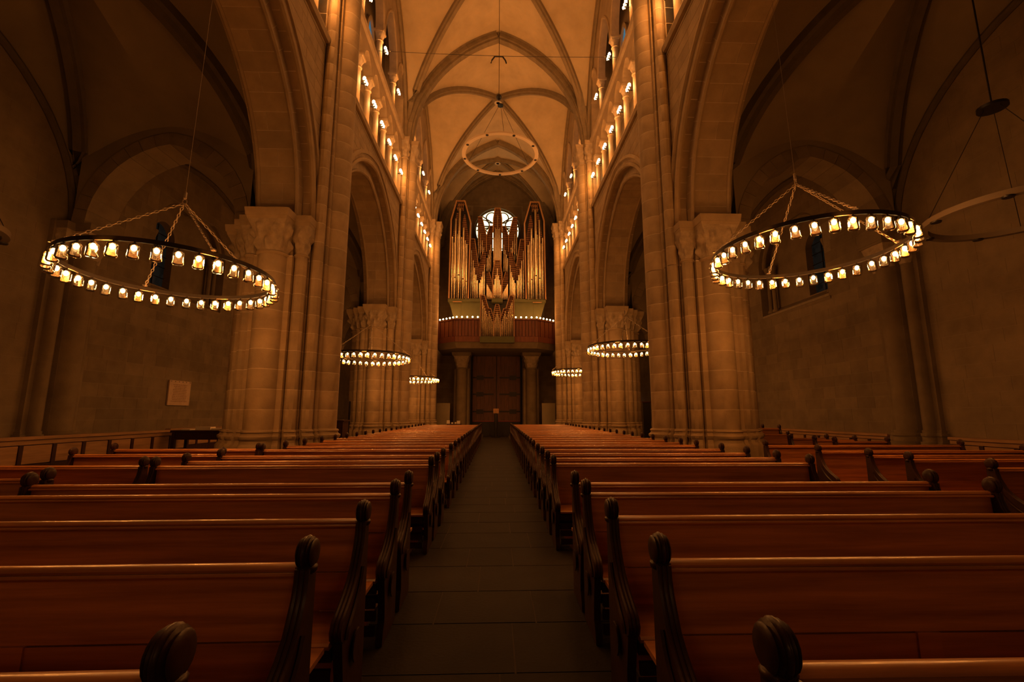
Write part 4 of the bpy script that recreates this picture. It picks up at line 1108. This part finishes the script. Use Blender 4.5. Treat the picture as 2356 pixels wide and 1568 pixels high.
# leaflet table
t = empty('leaflet_table', (-3.2, 35.5, 0), 0, 'small dark table of white leaflets by the portal column', 'table')
q = MB(); q.box(-.55, .55, -.25, .25, .82, .88); q.build('table_top', WOOD_D, t)
for a in (-.5, .5):
    for b in (-.2, .2): q = MB(); q.box(a-.03, a+.03, b-.03, b+.03, 0, .82); q.build('leg', WOOD_D, t)
for k, (a, z, wd, hh) in enumerate(((-.45,.88,.24,.14),(-.45,1.06,.22,.12),(-.15,.88,.14,.10),(.1,.88,.12,.12),(.32,.88,.24,.22))):
    q = MB(); q.box(-wd/2, wd/2, -.06, .06, 0, hh); o = q.build('leaflet_stack', PAPER); o.location = (-3.2 + a, 35.42, z if k != 1 else 1.02)
    tag(o, ['white leaflet stack at the table corner','leaflet bundle on top of the corner stack','small leaflet stack beside the corner stacks','small leaflet stack in mid table','largest white leaflet stack near the portal column'][k], 'leaflets', 'leaflets on the back table')
# stand in the aisle and the low dark screen behind it
st = empty('sign_stand', (-.02, 32.4, 0), 0, 'thin black stand with small wooden box on top at the aisle end', 'stand')
q = MB(); q.lathe([(.001,0),(.3,0),(.3,.04),(.12,.07),(.1,.5),(.14,1.0),(.11,1.62),(.06,1.66)], 16); q.build('post', BLACK, st, True)
q = MB(); q.box(-.19, .19, -.1, .1, 1.66, 1.98); q.build('box', CASE, st)
q = MB(); q.box(-.15, .15, -.115, -.1, 1.70, 1.94); q.build('front_panel', WOOD_L, st)
sc = empty('low_screen', (.0, 33.6, 0), 0, 'low dark screen closing the far end of the aisle', 'screen')
for k in range(4):
    q = MB(); q.box(-.95 + k*.475 + .01, -.95 + (k+1)*.475 - .01, -.02, .02, .05, .98); q.build('panel', BLACK, sc)
q = MB(); q.box(-.97, .97, -.04, .04, .98, 1.03); q.build('rail', BLACK, sc)
# left: cabinet, thin stand, table with papers, plaque
cb = empty('cabinet', (-5.75, 16.2, 0), 0, 'dark wooden cabinet behind the first pillar on the left', 'cabinet')
q = MB(); q.box(-.55, .55, -.3, .3, .06, 1.36); q.build('body', WOOD_D, cb)
q = MB(); q.box(-.6, .6, -.34, .34, 1.36, 1.4); q.build('top', WOOD_D, cb)
for a in (-1, 1):
    q = MB(); q.box(min(a*.03, a*.5), max(a*.03, a*.5), -.325, -.3, .14, 1.28); dd = q.build('door', WOOD_D, cb); q = MB(); q.sphere((a*.09, -.34, .75), .022, 8, 6); q.build('knob', CHAINM, dd, True)
q = MB(); q.box(-.6, .6, -.32, .32, 0, .06); q.build('plinth', BLACK, cb)
ps = empty('pole_stand', (-5.75, 18.3, 0), 0, 'thin black pole stand behind the dark cabinet', 'stand')
q = MB(); q.lathe([(.001,0),(.2,0),(.2,.03),(.03,.05),(.025,1.2)], 12); q.build('base', BLACK, ps, True)
q = MB(); q.box(-.04, .04, -.03, .03, 1.2, 2.1); q.build('pole', BLACK, ps)
tb = empty('side_table', (-10.2, 16.4, 0), 0, 'dark wooden table against the panelling beside the first left pillar', 'table')
q = MB(); q.box(-.75, .95, -.4, .4, 1.0, 1.06); q.build('table_top', WOOD_D, tb)
for a in (-1, 1):
    for b in (-1, 1): q = MB(); q.box(a*.75+.05, a*.75+.15, b*.33-.05, b*.33+.05, 0, 1.0); q.build('leg', WOOD_D, tb)
q = MB(); q.box(-.68, .86, -.36, -.33, .75, 1.0); q.build('apron', WOOD_D, tb)
for k, (a, wd, hh) in enumerate(((-.35,.28,.04),(.22,.5,.11),(.7,.4,.06))):
    q = MB(); q.box(-wd/2, wd/2, -.15, .15, 0, hh); o = q.build('paper_stack', PAPER); o.location = (-10.2 + a, 16.3, 1.06)
    tag(o, ['small white paper pile at the table middle','tallest white paper pile on the side table','flat white paper pile beside the pillar'][k], 'papers', 'papers on the side table')
pq = empty('wall_plaque', (-XA + .02, 18.0, 0), 0, 'pale stone memorial plaque with lettering on the left aisle wall', 'plaque')
q = MB(); q.box(0, .05, -.6, .6, 1.93, 2.86); q.build('slab', PLAQUE, pq)
q = MB(); q.box(.05, .058, -.57, .57, 2.81, 2.835); q.build('edge', PLAQUE, pq)
for k in range(6):
    q = MB(); q.sphere((.065, -.52 + k*.208, 2.82), .018, 8, 6); q.build('fixing_pin', CHAINM, pq, True)
for k in range(11):
    wd = random.uniform(.25, .44) if k < 3 else random.uniform(.36, .47); q = MB(); zz = 2.70 - k*.062; yv = -wd
    while yv < wd:
        l = random.uniform(.03, .10); q.box(.05, .0525, yv, min(yv+l, wd), zz-.012, zz+.012); yv += l + .022
    q.build('text_line', INK, pq)
# right: tall dark board
tall = empty('tall_stand', (6.75, 20.6, 0), 0, 'tall narrow dark wooden stand behind the first pillar on the right', 'stand')
q = MB(); q.box(-.17, .17, -.1, .1, .06, 2.12); q.build('board', BLACK, tall)
q = MB(); q.box(-.2, .2, -.12, .12, 2.12, 2.16); q.build('top_rail', WOOD_D, tall)
q = MB(); q.box(-.28, .28, -.22, .22, 0, .06); q.build('foot', BLACK, tall)

# ------------------------------------------------------------------ wires high in the nave
wr = empty('hanging_wire', (.04, 18.2, 0), 0, 'vertical wire hanging from the vault with a small black ball', 'wire')
q = MB(); q.tube([(0,0,15.5),(0,0,22.9)], .012, 5); q.build('wire', BLACK, wr)
q = MB(); q.sphere((0,0,15.4), .13, 12, 8); q.build('ball', BLACK, wr, True)
hw = empty('span_wire', (0, 18.05, 0), 0, 'thin wire stretched across the nave between the clerestories', 'wire')
q = MB(); q.tube([(-5.3 + 10.6*i/20, 0, 17.42 - .10*(1-((i-10)/10)**2)) for i in range(21)], .010, 5); q.build('wire', BLACK, hw)
mb_ = empty('microphone_bracket', (0.02, 18.05, 17.30), 0, 'forked black microphone bracket hung from the span wire', 'microphone')
q = MB(); q.tube([(-.2,0,-.02),(.2,0,-.02)], .02, 6); q.build('bar', BLACK, mb_)
for a in (-1, 1):
    q = MB(); q.tube([(a*.18,0,-.02),(a*.3,0,-.2),(a*.34,0,-.34)], .032, 6); q.build('microphone', BLACK, mb_)
